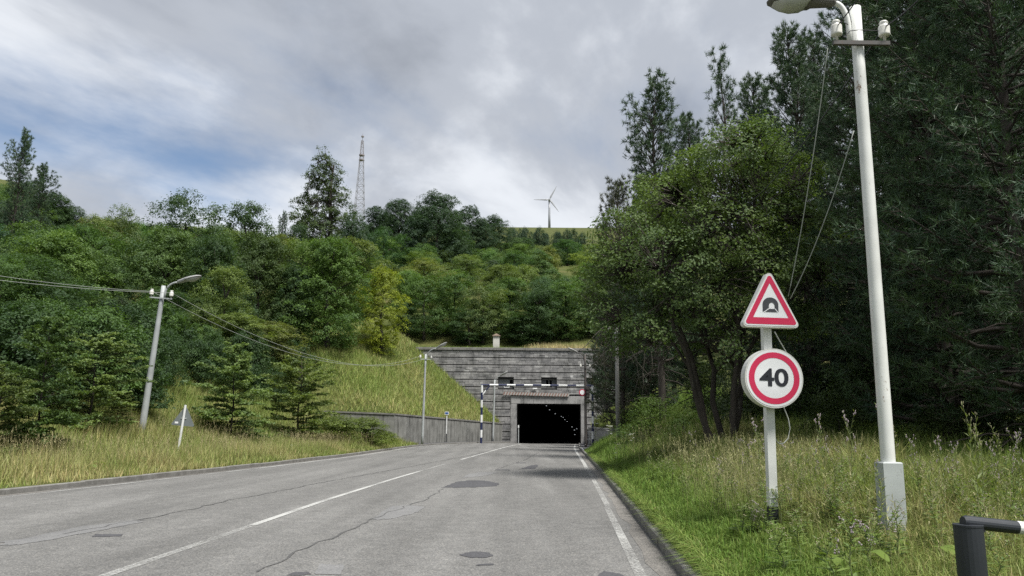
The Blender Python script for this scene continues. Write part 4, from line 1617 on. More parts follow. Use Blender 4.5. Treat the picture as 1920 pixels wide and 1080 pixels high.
def broadleaf(name, H, W, ntips, per, leaf, seed, prof='round', base=0.12, flat=0.5, clump=0.09, lump=0.28, stems=1, twigs=False, droop=0.2, rmin=0.35, bark='bark', leanx=0.0, upn=0.7, shift=0.0, trunk_spread=0.32, lobes=None, nlobe=17, lobe_s=1.0, top=0.72):
    r = np.random.default_rng(seed)
    pr = random.Random(seed)
    ph = r.uniform(0, 6.28, 10)

    def lumpf(th, t):
        return 1 + lump * (0.5 * np.sin(2 * th + ph[0] + 3 * t) + 0.5 * np.sin(3 * th + ph[1] - 5 * t) + 0.45 * np.sin(5 * th + ph[2] + 9 * t) + 0.4 * np.sin(11 * t + ph[3] + th) + 0.35 * np.sin(8 * th + ph[4] - 13 * t))
    # lobes: foliage masses of different sizes, leaves lie on their outer shells
    if lobes is None:
        L_ = []
        for k_ in range(nlobe):
            t_ = (k_ + r.uniform(0, 1)) / nlobe
            a_ = k_ * 2.4 + r.uniform(-0.5, 0.5)
            Rm = W / 2 * PROF[prof](np.array(t_)) * lumpf(a_, t_)
            rl_ = W * r.uniform(0.11, 0.215) * lobe_s
            rc = max(0.0, Rm - rl_ * 0.8) * r.uniform(0.55, 1.0)
            zc = H * (base + (1 - base) * t_)
            zc = min(max(zc, base * H + rl_ * 0.5), H - rl_ * 0.75)
            L_.append((rc * math.cos(a_) + leanx * t_ * H + shift, rc * math.sin(a_), zc, rl_ * r.uniform(0.9, 1.25), rl_ * r.uniform(0.9, 1.25), rl_ * r.uniform(0.65, 1.0)))
        LB = np.array(L_)
    else:
        LB = np.array(lobes)
    wts = LB[:, 3] * LB[:, 4]
    li_ = r.choice(len(LB), ntips, p=wts / wts.sum())
    dv_ = unit(r.normal(size=(ntips, 3)) + np.array([0, 0, 0.35]))
    rr_ = r.uniform(0.74, 1.06, ntips)[:, None]
    tips = LB[li_, :3] + dv_ * LB[li_, 3:6] * rr_
    if lobes is None:
        ctr_ = np.array([shift, 0.0])
        k1 = (W / 2) / np.percentile(np.linalg.norm(tips[:, :2] - ctr_, axis=1), 95)
        tips[:, :2] = ctr_ + (tips[:, :2] - ctr_) * k1
        tips[:, 2] *= (H * 0.985) / tips[:, 2].max()
    out = unit(dv_ + unit(LB[li_, :3] - np.array([0, 0, H * 0.5])) * 0.35)
    # leaves
    cs = clump * W * r.uniform(0.55, 1.3, ntips)
    nn = ntips * per
    idx = np.repeat(np.arange(ntips), per)
    off_ = r.normal(size=(nn, 3)) * np.array([1, 1, flat]) * cs[idx][:, None] * 0.75
    off_[:, 2] -= droop * (off_[:, 0] ** 2 + off_[:, 1] ** 2) / np.maximum(0.05, cs[idx])
    C = tips[idx] + off_
    C[:, 2] = np.maximum(C[:, 2], 0.05 * H * base + 0.1)
    Nn = np.array([0, 0, upn]) + out[idx] * 0.9 + r.normal(size=(nn, 3)) * 0.5
    ct = r.normal(0.45, 0.14, ntips) + r.normal(0, 0.14, len(LB))[li_]
    tint = ct[idx] + r.normal(0, 0.13, nn)
    sz = leaf * r.uniform(0.65, 1.3, nn)
    crown = leaves(name + '_crown', C, Nn, sz, tint)
    # wood
    mb = MB()
    nl = 9 if stems == 1 else 4
    tops = []
    for s in range(stems):
        ang_ = pr.uniform(0, 6.28) if stems > 1 else 0
        sp = (trunk_spread * W * pr.uniform(0.5, 1)) if stems > 1 else 0
        pth, rr = [], []
        r0 = (0.026 if stems == 1 else 0.0112) * H
        hz = top if stems == 1 else pr.uniform(0.55, 0.8)
        for i in range(8):
            q = i / 7
            pth.append(Vector((leanx * q * H + shift * q + math.cos(ang_) * (sp * q ** 1.2 + (0.02 * H if stems > 1 else 0)) + pr.uniform(-1, 1) * 0.012 * H * (i > 0), math.sin(ang_) * (sp * q ** 1.2 + (0.02 * H if stems > 1 else 0)) + pr.uniform(-1, 1) * 0.012 * H * (i > 0), -0.03 * H + q * hz * H)))
            rr.append(r0 * (1.25 if i == 0 else 1) * (1 - 0.8 * q))
        mb.tube(pth, rr, 8)
        tops.append(pth)
    anchors = []
    for j in range(nl * stems):
        k_ = r.integers(0, ntips)
        tip = Vector(tips[k_])
        pth = tops[j % stems]
        # leave the stem below the tip
        zz_ = max(base * H * 0.9, tip.z - 0.6 * math.hypot(tip.x, tip.y))
        fr = min(0.95, max(0.12, zz_ / (pth[-1].z)))
        i0 = min(6, int(fr * 7))
        st = pth[i0].lerp(pth[i0 + 1], fr * 7 - i0)
        end = st.lerp(tip, 0.8)
        mid = st.lerp(end, 0.5) + Vector((pr.uniform(-.05, .05) * W, pr.uniform(-.05, .05) * W, 0.05 * H))
        rb_ = 0.0085 * H * (1 if stems == 1 else 0.6)
        mb.tube([st, st.lerp(mid, 0.5) + Vector((0, 0, 0.01 * H)), mid, end], [rb_, rb_ * 0.8, rb_ * 0.55, rb_ * 0.25], 5)
        anchors += [st.lerp(mid, 0.7), mid, mid.lerp(end, 0.5), end]
    if twigs:
        A = np.array([tuple(a) for a in anchors])
        for k_ in range(0, ntips):
            dd = ((A - tips[k_]) ** 2).sum(1)
            j = int(dd.argmin())
            if dd[j] < (0.35 * W) ** 2:
                a, c = Vector(A[j]), Vector(tips[k_])
                mid = a.lerp(c, 0.5) + Vector((pr.uniform(-1, 1), pr.uniform(-1, 1), pr.uniform(-0.2, 1))) * (a - c).length * 0.12
                q = 0.0022 * H
                mb.tube([a, mid, c], [q, q * 0.65, q * 0.3], 3, 0, False)
    trunk = mb.mesh(name + '_trunk', M[bark], True)
    return dict(H=H, W=W, parts=[('trunk', trunk), ('crown', crown)])


def pine(name, H, W, seed, whorl=0.5, nbr=5, tuftn=11, nl=0.17, nw=0.012, low=0.14, prof=0.8, sparse=1.0, twign=9, bark='bark', up=0.25, dead=True, rl=(0.55, 1.2)):
    r = random.Random(seed)
    g = np.random.default_rng(seed)
    mb = MB()
    pth = [Vector((math.sin(i * 1.3 + seed) * 0.012 * H * i / 10, math.cos(i * 1.7 + seed) * 0.012 * H * i / 10, -0.02 * H + 1.02 * H * i / 10)) for i in range(11)]
    mb.tube(pth, [0.0145 * H * (1 - 0.93 * i / 10) for i in range(11)], 8)
    TP, TD_, TB = [], [], []
    z = low * H
    while z < 0.985 * H:
        t = (z / H - low) / (1 - low)
        Lb = W / 2 * ((1 - t) ** prof * 0.93 + 0.07) * (0.72 + 0.28 * min(1, t * 6))
        nb2 = nbr if t < 0.9 else 4
        a0 = r.uniform(0, 6.28)
        for b_ in range(nb2):
            if r.random() > sparse:
                continue
            an = a0 + b_ * 6.283 / nb2 + r.uniform(-0.35, 0.35)
            L_ = Lb * r.uniform(*rl)
            el = up + 0.75 * t ** 2 + r.uniform(-0.15, 0.15)
            dh = Vector((math.cos(an), math.sin(an), 0))
            i0 = min(9, int((z / H + 0.02) / 1.02 * 10))
            st = pth[i0].lerp(pth[i0 + 1], (z / H + 0.02) / 1.02 * 10 - i0)
            P = []
            for q in range(6):
                s = q / 5
                P.append(st + dh * (L_ * s * math.cos(el)) + Vector((0, 0, L_ * (s * math.sin(el) - 0.28 * s * (1 - t) + 0.30 * s ** 3 * (1 - 0.5 * t)))) + Vector((r.uniform(-1, 1), r.uniform(-1, 1), r.uniform(-1, 1))) * 0.025 * L_ * (q > 0))
            rb_ = 0.0045 * H * (0.35 + 0.65 * (1 - t))
            mb.tube(P, [rb_ * (1 - 0.85 * q / 5) for q in range(6)], 4, 0, False)
            bt = r.gauss(0, 0.16)
            nt_ = max(3, int(twign * (L_ / (W / 2)) + 2))
            side = Vector((-dh.y, dh.x, 0))
            for k_ in range(nt_):
                s = 0.30 + 0.70 * (k_ + r.random()) / nt_
                i = min(4, int(s * 5))
                p = P[i].lerp(P[i + 1], s * 5 - i)
                tl = L_ * (0.42 - 0.26 * s) * r.uniform(0.6, 1.2)
                dv2 = (dh * r.uniform(0.4, 0.9) + side * r.choice((-1, 1)) * r.uniform(0.4, 1.0) + Vector((0, 0, r.uniform(-0.1, 0.55)))).normalized()
                e = p + dv2 * tl
                mb.tube([p, e], [rb_ * 0.22, rb_ * 0.12], 3, 0, False)
                m_ = max(2, int(tl / (nl * 0.85)))
                for q in range(m_):
                    f = (q + 1) / m_
                    TP.append(tuple(p.lerp(e, f)))
                    TD_.append(tuple(dv2 + Vector((0, 0, 0.25 * f)))); TB.append(bt)
            for q in range(2):
                TP.append(tuple(P[5] + Vector((r.uniform(-1, 1), r.uniform(-1, 1), r.uniform(-1, 1))) * 0.03)); TD_.append(tuple((P[5] - P[4]).normalized() + Vector((0, 0, .3)))); TB.append(bt)
        z += whorl * r.uniform(0.75, 1.2) * (1 - 0.45 * t)
    if dead:
        for k_ in range(26):
            z = r.uniform(0.03, low + 0.12) * H
            an = r.uniform(0, 6.28)
            L_ = W * r.uniform(0.12, 0.34)
            a = Vector((0, 0, z)); dh = Vector((math.cos(an), math.sin(an), r.uniform(-0.3, 0.1)))
            mb.tube([a, a + dh * L_ * 0.5, a + dh * L_ + Vector((0, 0, -0.15 * L_))], [0.0022 * H, 0.0015 * H, 0.0006 * H], 3, 0, False)
    TP.append((pth[10].x, pth[10].y, H)); TD_.append((0, 0, 1)); TB.append(0.0)
    TP, TD_ = np.array(TP), unit(np.array(TD_))
    n = len(TP) * tuftn
    idx = np.repeat(np.arange(len(TP)), tuftn)
    dn = unit(TD_[idx] * g.uniform(0.25, 1.1, (n, 1)) + unit(g.normal(size=(n, 3))) * 0.75)
    ln = nl * g.uniform(0.7, 1.25, n)[:, None]
    sd_ = unit(np.cross(dn, g.normal(size=(n, 3)))) * nw * 0.5
    base = TP[idx] + g.normal(size=(n, 3)) * nl * 0.12
    V = np.stack([base - sd_, base + sd_, base + dn * ln], 1).reshape(-1, 3)
    tint = np.repeat(np.clip((g.normal(0.40, 0.15, len(TP)) + np.array(TB))[idx] + g.normal(0, 0.12, n), 0, 1), 3)
    crown = np_mesh(name + '_crown', V, np.arange(3 * n).reshape(n, 3), M['needle'], {'tint': tint})
    return dict(H=H, W=W, parts=[('trunk', mb.mesh(name + '_trunk', M[bark], True)), ('crown', crown)])


def layered(name, H, W, seed, leaf=0.16, per=40, base=0.1):
    """Young hornbeam-like tree: flat sprays of leaves on near-horizontal branches."""
    r = random.Random(seed)
    g = np.random.default_rng(seed)
    mb = MB()
    mb.tube([(0, 0, -0.1), (0.02 * H, 0, H * 0.4), (0, 0.015 * H, H * 0.75), (0.01 * H, 0, H * 0.98)], [0.011 * H, 0.008 * H, 0.004 * H, 0.001 * H], 7)
    C, T, ID = [], [], []
    z = base * H
    nid = 0
    while z < 0.97 * H:
        t = (z / H - base) / (1 - base)
        Lm = W / 2 * (math.sin(math.pi * min(1, 0.25 + t * 0.75)) ** 0.8 * 0.92 + 0.08)
        for b_ in range(r.choice((2, 3, 3))):
            an = r.uniform(0, 6.28)
            L_ = Lm * r.uniform(0.35, 1.25)
            dh = Vector((math.cos(an), math.sin(an), 0)); sd_ = Vector((-dh.y, dh.x, 0))
            el = 0.15 + 0.65 * t
            P = [Vector((0, 0, z)) + dh * (L_ * s) + Vector((0, 0, L_ * (el * s - 0.22 * s * s))) for s in (0, .33, .66, 1)]
            q_ = 0.0035 * H
            mb.tube(P, [q_, q_ * .7, q_ * .45, q_ * .2], 4, 0, False)
            ns = max(3, int(9 * L_ / (W / 2)))
            for k_ in range(ns):
                s = 0.18 + 0.82 * (k_ + r.random()) / ns
                i = min(2, int(s * 3)); p = P[i].lerp(P[i + 1], s * 3 - i)
                d2 = (dh * r.uniform(0.3, 1) + sd_ * r.choice((-1, 1)) * r.uniform(0.3, 1) + Vector((0, 0, r.uniform(-.15, .3)))).normalized()
                tl = L_ * (0.5 - 0.28 * s) * r.uniform(0.6, 1.2)
                mb.tube([p, p + d2 * tl], [q_ * .3, q_ * .1], 3, 0, False)
                for q in range(per):
                    f = (q + r.random()) / per
                    c = p + d2 * (tl * f * 1.05) + Vector((r.gauss(0, .05), r.gauss(0, .05), r.gauss(0, .022))) * H * 0.30
                    C.append(tuple(c)); T.append(tuple(d2)); ID.append(nid)
                nid += 1
        z += H * 0.035 * r.uniform(0.6, 1.3)
    C = np.array(C); T = np.array(T) + g.normal(size=(len(C), 3)) * 0.5; ID = np.array(ID)
    n = len(C)
    Nn = np.array([0, -0.2, 0.8]) + g.normal(size=(n, 3)) * 0.62
    tint = g.normal(0.42, 0.18, nid)[ID] + g.normal(0, 0.15, n)
    crown = leaves(name + '_crown', C, Nn, leaf * g.uniform(0.6, 1.3, n), tint, 0.6, 0.08, T)
    return dict(H=H, W=W, parts=[('trunk', mb.mesh(name + '_trunk', M['bark'], True)), ('crown', crown)])


def px_of(p):
    d = Vector(p) - Vector((0, 0, EYE))
    f = d.dot(_F)
    return CX + FPX * d.dot(_Rt) / f, CY - FPX * d.dot(_Up) / f


def plant_tree(proto, name, x, y, H, col, label, cat='tree', group=None, W=None, rz=None, sink=0.15, z=None):
    z = ground(x, y) if z is None else z
    root = empty(name, (x, y, z - sink))
    s = (H + sink) / proto['H']
    sx = s if W is None else W / proto['W']
    root.scale = (sx, sx, s)
    root.rotation_euler = (0, 0, G.uniform(0, 6.28) if rz is None else rz)
    tag(root, label, cat, group)
    for nm, me in proto['parts']:
        o = link(nm, me, root)
        if nm == 'flower_head':
            o['kind'] = 'stuff'
        if nm in ('crown', 'foliage'):
            o.color = (col[0], col[1], col[2], 1)
    return root


def tree_px(proto, name, u, D, vtop, col, label, cat='tree', group=None, wpx=None, rz=None, sink=0.15):
    x = at(u, 600, D).x
    H = at(u, vtop, D).z - ground(x, D)
    W = None if wpx is None else wpx * D / FPX
    return plant_tree(proto, name, x, D, H, col, label, cat, group, W, rz, sink)


# prototypes
BR = [broadleaf('broadleaf_a', 12, 9.0, 460, 42, 0.22, 21, 'round', 0.10, 0.5, 0.055, 0.26, nlobe=18),
      broadleaf('broadleaf_b', 12, 8.0, 440, 42, 0.22, 22, 'oval', 0.08, 0.5, 0.060, 0.32, nlobe=16),
      broadleaf('broadleaf_c', 12, 9.5, 480, 40, 0.22, 23, 'broad', 0.12, 0.45, 0.055, 0.34, nlobe=20),
      broadleaf('broadleaf_d', 12, 7.5, 440, 42, 0.21, 24, 'oval', 0.08, 0.55, 0.065, 0.30, nlobe=14)]
BU = [broadleaf('bush_a', 6, 7.0, 300, 42, 0.19, 31, 'low', 0.0, 0.55, 0.06, 0.26, nlobe=12, lobe_s=1.1),
      broadleaf('bush_b', 6, 6.0, 280, 42, 0.19, 32, 'low', 0.0, 0.55, 0.065, 0.3, nlobe=10, lobe_s=1.15)]
MAPLE = broadleaf('maple', 14, 9.5, 1000, 46, 0.19, 41, 'round', 0.04, 0.38, 0.042, 0.16, droop=0.5, nlobe=36, lobe_s=1.0, top=0.6)
MAPLE2 = broadleaf('maple_small', 10, 5.4, 560, 44, 0.15, 42, 'round', 0.04, 0.4, 0.05, 0.18, droop=0.5, nlobe=24, lobe_s=1.25, top=0.55)
_pD = 128.0
_pb = at(607, 600, _pD); _pb.z = ground(_pb.x, _pD)
_pr = random.Random(6)
pl_ = []
for (u_, v_, r_) in ((609, 287, 13), (602, 305, 20), (618, 318, 22), (592, 328, 22), (632, 340, 22), (608, 345, 30), (584, 356, 24), (640, 362, 18), (620, 375, 30), (575, 388, 28), (600, 392, 34), (642, 396, 24), (625, 415, 36), (580, 425, 36), (560, 415, 20), (655, 430, 28), (605, 445, 46), (565, 460, 34), (645, 465, 34)):
    for q_ in range(2):
        p_ = at(u_ + _pr.uniform(-5, 5), v_ + _pr.uniform(-5, 5), _pD) - _pb
        rm_ = r_ * _pD / FPX
        pl_.append((p_.x, _pr.uniform(-1, 1) * 2.6 * (v_ - 260) / 180, p_.z, rm_, rm_, rm_ * 0.8))
_pH = at(607, 272, _pD).z - _pb.z
POPL = broadleaf('poplar', _pH, 9.5, 900, 30, 0.27, 51, 'poplar', 0.2, 0.7, 0.045, 0.30, twigs=True, lobes=pl_, top=0.9)
HD, HU = 27.5, 1342.0
_hb = at(HU, 600, HD); _hb.z = ground(_hb.x, HD)
hl = []
_hr = random.Random(17)
for (u_, v_, r_) in ((1440, 300, 58), (1350, 335, 75), (1262, 385, 78), (1182, 430, 66), (1128, 500, 48), (1140, 590, 48), (1225, 490, 80), (1330, 440, 85), (1430, 395, 80), (1500, 430, 52), (1522, 505, 36), (1450, 505, 72), (1372, 545, 66), (1285, 575, 62), (1195, 640, 44), (1490, 590, 46), (1410, 610, 50), (1505, 345, 42),
                     (1300, 330, 55), (1390, 290, 45), (1240, 570, 55), (1330, 640, 36), (1100, 560, 28), (1160, 520, 50), (1545, 440, 26), (1215, 350, 30), (1470, 285, 30)):
    for q_ in range(2):
        p_ = at(u_ + _hr.uniform(-14, 14), v_ + _hr.uniform(-14, 14), HD) - _hb
        rm_ = r_ * HD / FPX
        y_ = (_hr.uniform(-2.6, -0.2) if q_ == 0 else _hr.uniform(0.4, 3.0)) * (1 - abs(u_ - 1330) / 400)
        hl.append((p_.x, y_, p_.z, rm_, rm_ * 1.15, rm_ * 0.72))
_hH = at(HU, 250, HD).z - _hb.z
HERO = broadleaf('leafy', _hH, 8.7, 1900, 36, 0.115, 62, 'dome', 0.30, 0.5, 0.034, 0.24, stems=6, twigs=True, droop=0.3, trunk_spread=0.36, shift=-0.6, lobes=hl, upn=0.55)
P_N = [pine('pine_near_a', 15, 6.6, 71, 0.44, 6, 13, 0.21, 0.026, 0.07, 0.58, 0.95, 15, rl=(0.45, 1.25)),
       pine('pine_near_b', 16, 7.2, 72, 0.46, 6, 13, 0.21, 0.026, 0.10, 0.55, 0.92, 15, rl=(0.45, 1.25))]
P_S = pine('pine_thin', 18, 7.4, 73, 0.62, 5, 13, 0.30, 0.042, 0.20, 0.40, 0.85, 9, up=0.42, rl=(0.3, 1.2))
P_O = pine('pine_open', 18, 8.4, 75, 0.95, 4, 12, 0.32, 0.040, 0.25, 0.42, 0.70, 8, up=0.6, rl=(0.25, 1.25))
P_D = pine('pine_dull', 12, 6.0, 74, 0.50, 5, 12, 0.22, 0.030, 0.04, 0.5, 0.85, 9, rl=(0.4, 1.3))
LAY = [layered('hornbeam_a', 6.5, 4.4, 81), layered('hornbeam_b', 6.0, 4.6, 82)]

GRN = (0.086, 0.155, 0.050)
DK = (0.050, 0.096, 0.038)
OLV = (0.130, 0.180, 0.068)
LT = (0.122, 0.200, 0.060)
BLU = (0.046, 0.086, 0.050)  # blue-green foliage; on the crest trees its blue also stands in for haze
PIN = (0.060, 0.106, 0.062)

# ---- single trees, left side
tree_px(P_S, 'pine_tree', 2, 92, 258, PIN, 'tall dark pine rising above the left hillside forest at the valley edge', wpx=105)
tree_px(P_S, 'pine_tree', 48, 104, 318, PIN, 'shorter dark pine on the hillside beside the tallest left pine', wpx=105)
tree_px(P_S, 'pine_tree', 520, 150, 402, PIN, 'small far pine tip showing between leafy crowns near the poplar', wpx=40)
tree_px(BR[2], 'broadleaf_tree', 205, 118, 384, OLV, 'pale sparse leafy crown on the skyline right of the dark hill spur', wpx=105)
tree_px(BR[2], 'broadleaf_tree', 332, 112, 355, DK, 'broad dark crown peaking highest on the skyline above the leaning lamp post', wpx=150)
tree_px(BR[3], 'broadleaf_tree', 452, 104, 380, DK, 'feathery dark crown on the skyline left of the tall poplar', wpx=120)
plant_tree(POPL, 'poplar_tree', _pb.x, _pD, _pH, (0.075, 0.115, 0.046), 'tall narrow poplar standing high above the forest beside the radio mast', rz=0.0, sink=0.0)
tree_px(BR[3], 'broadleaf_tree', 548, 118, 420, BLU, 'dark crown at the foot of the tall poplar facing the pine tip', wpx=70)
tree_px(BR[1], 'broadleaf_tree', 655, 116, 395, BLU, 'dark crown at the foot of the tall poplar below the radio mast', wpx=80)
tree_px(MAPLE, 'maple_tree', 612, 86, 440, (0.092, 0.165, 0.045), 'large dense bright green maple at the top of the grassy embankment', wpx=172)
tree_px(MAPLE2, 'maple_tree', 716, 92, 497, (0.250, 0.300, 0.040), 'yellow-green rounded tree beside the large maple above the portal corner', wpx=92)
for u_, D_, v_, w_, lb_ in ((22, 128, 338, 110, 'dark rounded tree on the hill spur behind the two left pines'), (72, 132, 358, 100, 'dark rounded tree on the hill spur right of the two left pines'), (112, 134, 384, 95, 'dark tree midway down the hill spur skyline'), (150, 136, 406, 90, 'dark tree at the foot of the hill spur beside the pale skyline crown')):
    tree_px(MAPLE, 'broadleaf_tree', u_, D_, v_, DK, lb_, wpx=w_)
# front row at the forest edge
fr = [(15, 58, 488, 100, OLV, 0), (95, 74, 430, 215, LT, 0), (210, 78, 440, 165, (0.078, 0.135, 0.052), 2), (305, 80, 420, 170, (0.100, 0.165, 0.060), 0), (395, 78, 436, 140, DK, 0),
      (480, 84, 432, 150, (0.070, 0.112, 0.042), 0), (545, 84, 490, 95, DK, 3), (130, 66, 520, 130, DK, 1), (205, 68, 555, 120, (0.075, 0.118, 0.046), 3), (300, 69, 535, 140, DK, 0), (385, 69, 550, 120, (0.085, 0.135, 0.050), 3)]
FR_LAB = ['olive tree leaning in at the verge by the pale overhead wires', 'wide pale green crown of the forest edge below the dark hill spur', 'mid green crown of the forest edge under the pale skyline tree',
          'tall mid green crown of the forest edge behind the leaning lamp post', 'dark crown of the forest edge right of the leaning lamp head', 'dark high crown of the forest edge below the feathery skyline tree',
          'narrow dark crown of the forest edge touching the large maple', 'dark low tree under the wide pale green crown', 'dark low tree behind the young pine at the forest edge',
          'dark spreading low tree behind the leaning lamp post', 'green low tree at the forest edge under the sagging wires']
for (u, D, vt, wp, c, k_), lb in zip(fr, FR_LAB):
    tree_px((MAPLE, BR[1], BR[2], MAPLE2)[k_], 'broadleaf_tree', u, D, vt, c, lb, wpx=wp, group='trees along the forest edge')
lo = [(448, 64, 585, 140, (0.165, 0.220, 0.075), 'light green rounded tree at the forest foot under the sagging wires'), (515, 68, 600, 125, (0.165, 0.195, 0.075), 'olive rounded tree at the forest foot beside the large maple'),
      (345, 62, 625, 130, DK, 'dark undergrowth tree at the forest foot right of the leaning lamp post'), (235, 62, 640, 120, DK, 'dark undergrowth tree at the forest foot left of the leaning lamp post'),
      (60, 58, 610, 150, DK, 'dark undergrowth tree behind the young hornbeams by the verge'), (555, 72, 640, 90, DK, 'small dark tree tucked under the left side of the large maple'),
      (420, 66, 500, 110, (0.135, 0.190, 0.060), 'mid height pale green tree behind the light rounded tree at the forest foot')]
for k_, (u, D, vt, wp, c, lb) in enumerate(lo):
    tree_px((MAPLE2 if k_ in (0, 1) else BU[k_ % 2]) if vt > 580 else BR[3], 'forest_edge_tree', u, D, vt, c, lb, wpx=wp)
ug = random.Random(44)
for k_ in range(76):
    y = 20 + 53 * (k_ + ug.random()) / 76
    dd = (ug.uniform(10.8, 14.5) if k_ % 2 == 0 else ug.uniform(14.5, 24)) - (1.8 if y < 44 else 0)
    x = float(kl(y)) - dd
    u_, v_ = px_of((x, y, ground(x, y)))
    if u_ < -140:
        continue
    if k_ % 4 in (1, 3) and u_ > 60:
        continue
    H = ug.uniform(2.8, 4.6) if k_ % 2 == 0 else ug.uniform(5, 8)
    H = min(H, at(u_, 560 if k_ % 2 == 0 else 480, y).z - ground(x, y))
    if H < 2:
        continue
    plant_tree((BU + BR)[ug.choice((0, 1)) if k_ % 2 == 0 else ug.choice((2, 3, 4, 5))], 'undergrowth_tree', x, y, H, ug.choice((DK, DK, GRN, DK)), 'green shrubby tree in the shaded forest edge above the left verge', 'tree', 'shrubby trees at the shaded forest edge', H * ug.uniform(0.85, 1.2))
# young trees on the left verge
tree_px(LAY[0], 'young_hornbeam', 98, 27, 597, (0.095, 0.155, 0.055), 'dark young hornbeam with layered sprays on the verge near the kerb', wpx=150)
tree_px(LAY[1], 'young_hornbeam', 185, 33, 628, (0.160, 0.225, 0.085), 'paler young hornbeam between the dark hornbeam and the leaning lamp post', wpx=165)
tree_px(LAY[1], 'young_hornbeam', 18, 25, 690, (0.12, 0.165, 0.06), 'low spreading hornbeam left of the dark young hornbeam', wpx=140)
tree_px(LAY[0], 'young_hornbeam', 447, 44, 645, (0.155, 0.225, 0.085), 'tall young hornbeam on the verge right of the triangular sign back', wpx=140)
tree_px(LAY[1], 'young_hornbeam', 572, 54, 672, (0.165, 0.220, 0.085), 'bushy young hornbeam between the sign and the retaining wall', wpx=145)
tree_px(LAY[0], 'young_hornbeam', 240, 36, 735, (0.14, 0.18, 0.066), 'small hornbeam at the foot of the leaning lamp post', wpx=60)
tree_px(P_D, 'young_pine', 226, 46, 560, (0.085, 0.130, 0.075), 'bluish young pine behind the leaning lamp post', wpx=90)
for u, D, vt, wp, lb in ((690, 61, 782, 120, 'low leafy bush hiding the end of the retaining wall'), (640, 58, 778, 110, 'low leafy bush between hornbeam and retaining wall end'), (730, 66, 808, 60, 'small leafy bush at the retaining wall corner')):
    tree_px(BU[0], 'verge_bush', u, D, vt, (0.130, 0.175, 0.045), lb, 'bush', wpx=wp, sink=0.1)

# ---- behind the portal
bk = [(795, 109, 512, 105, GRN), (850, 112, 505, 110, GRN), (905, 108, 528, 95, OLV), (955, 112, 520, 100, GRN), (1010, 108, 535, 100, DK), (1060, 110, 528, 110, GRN), (1105, 112, 545, 90, DK), (765, 106, 560, 70, DK), (880, 107, 575, 90, DK), (980, 107, 585, 90, DK)]
for k_, (u, D, vt, wp, c) in enumerate(bk):
    tree_px(BR[k_ % 4], 'broadleaf_tree', u, D, vt, c, 'leafy tree in the dense row directly behind the portal roof', group='trees right behind the portal roof', wpx=wp)
fr0 = random.Random(71)
cr = [(697, 205, 384, 70, BLU), (742, 200, 370, 90, BLU), (815, 196, 356, 120, BLU), (778, 190, 400, 70, BLU), (878, 215, 382, 60, BLU), (925, 225, 402, 80, BLU), (850, 205, 430, 90, DK), (720, 190, 440, 90, BLU), (718, 212, 396, 75, BLU), (790, 208, 384, 80, BLU), (848, 212, 392, 75, BLU), (900, 216, 408, 70, BLU)]
for k_, (u, D, vt, wp, c) in enumerate(cr):
    tree_px((MAPLE2, MAPLE, MAPLE, MAPLE2, MAPLE2, MAPLE, MAPLE, MAPLE, MAPLE, MAPLE, MAPLE, MAPLE)[k_], 'broadleaf_tree', u, D, vt, c, 'dark blue-green tall tree on the hill crest between mast and turbine', group='dark trees on the hill crest', wpx=wp)

for k_, u_ in enumerate(range(962, 1096, 13)):
    tree_px(BU[k_ % 2], 'broadleaf_tree', u_ + fr0.uniform(-4, 4), 283 + fr0.uniform(-14, 8), 431 + fr0.uniform(-5, 7), BLU, 'small bluish tree in the hedge-like row below the bare far ridge', group='small trees below the far ridge', wpx=fr0.uniform(26, 40))

# ---- random forest on the hillside
SKY_U = [-200, 0, 60, 110, 160, 200, 250, 330, 390, 450, 500, 560, 640, 680, 740, 780, 815, 860, 900, 960, 1020, 1090, 1300]
SKY_V = [300, 345, 365, 392, 418, 400, 418, 385, 418, 405, 425, 445, 450, 405, 390, 400, 385, 400, 415, 432, 438, 440, 440]


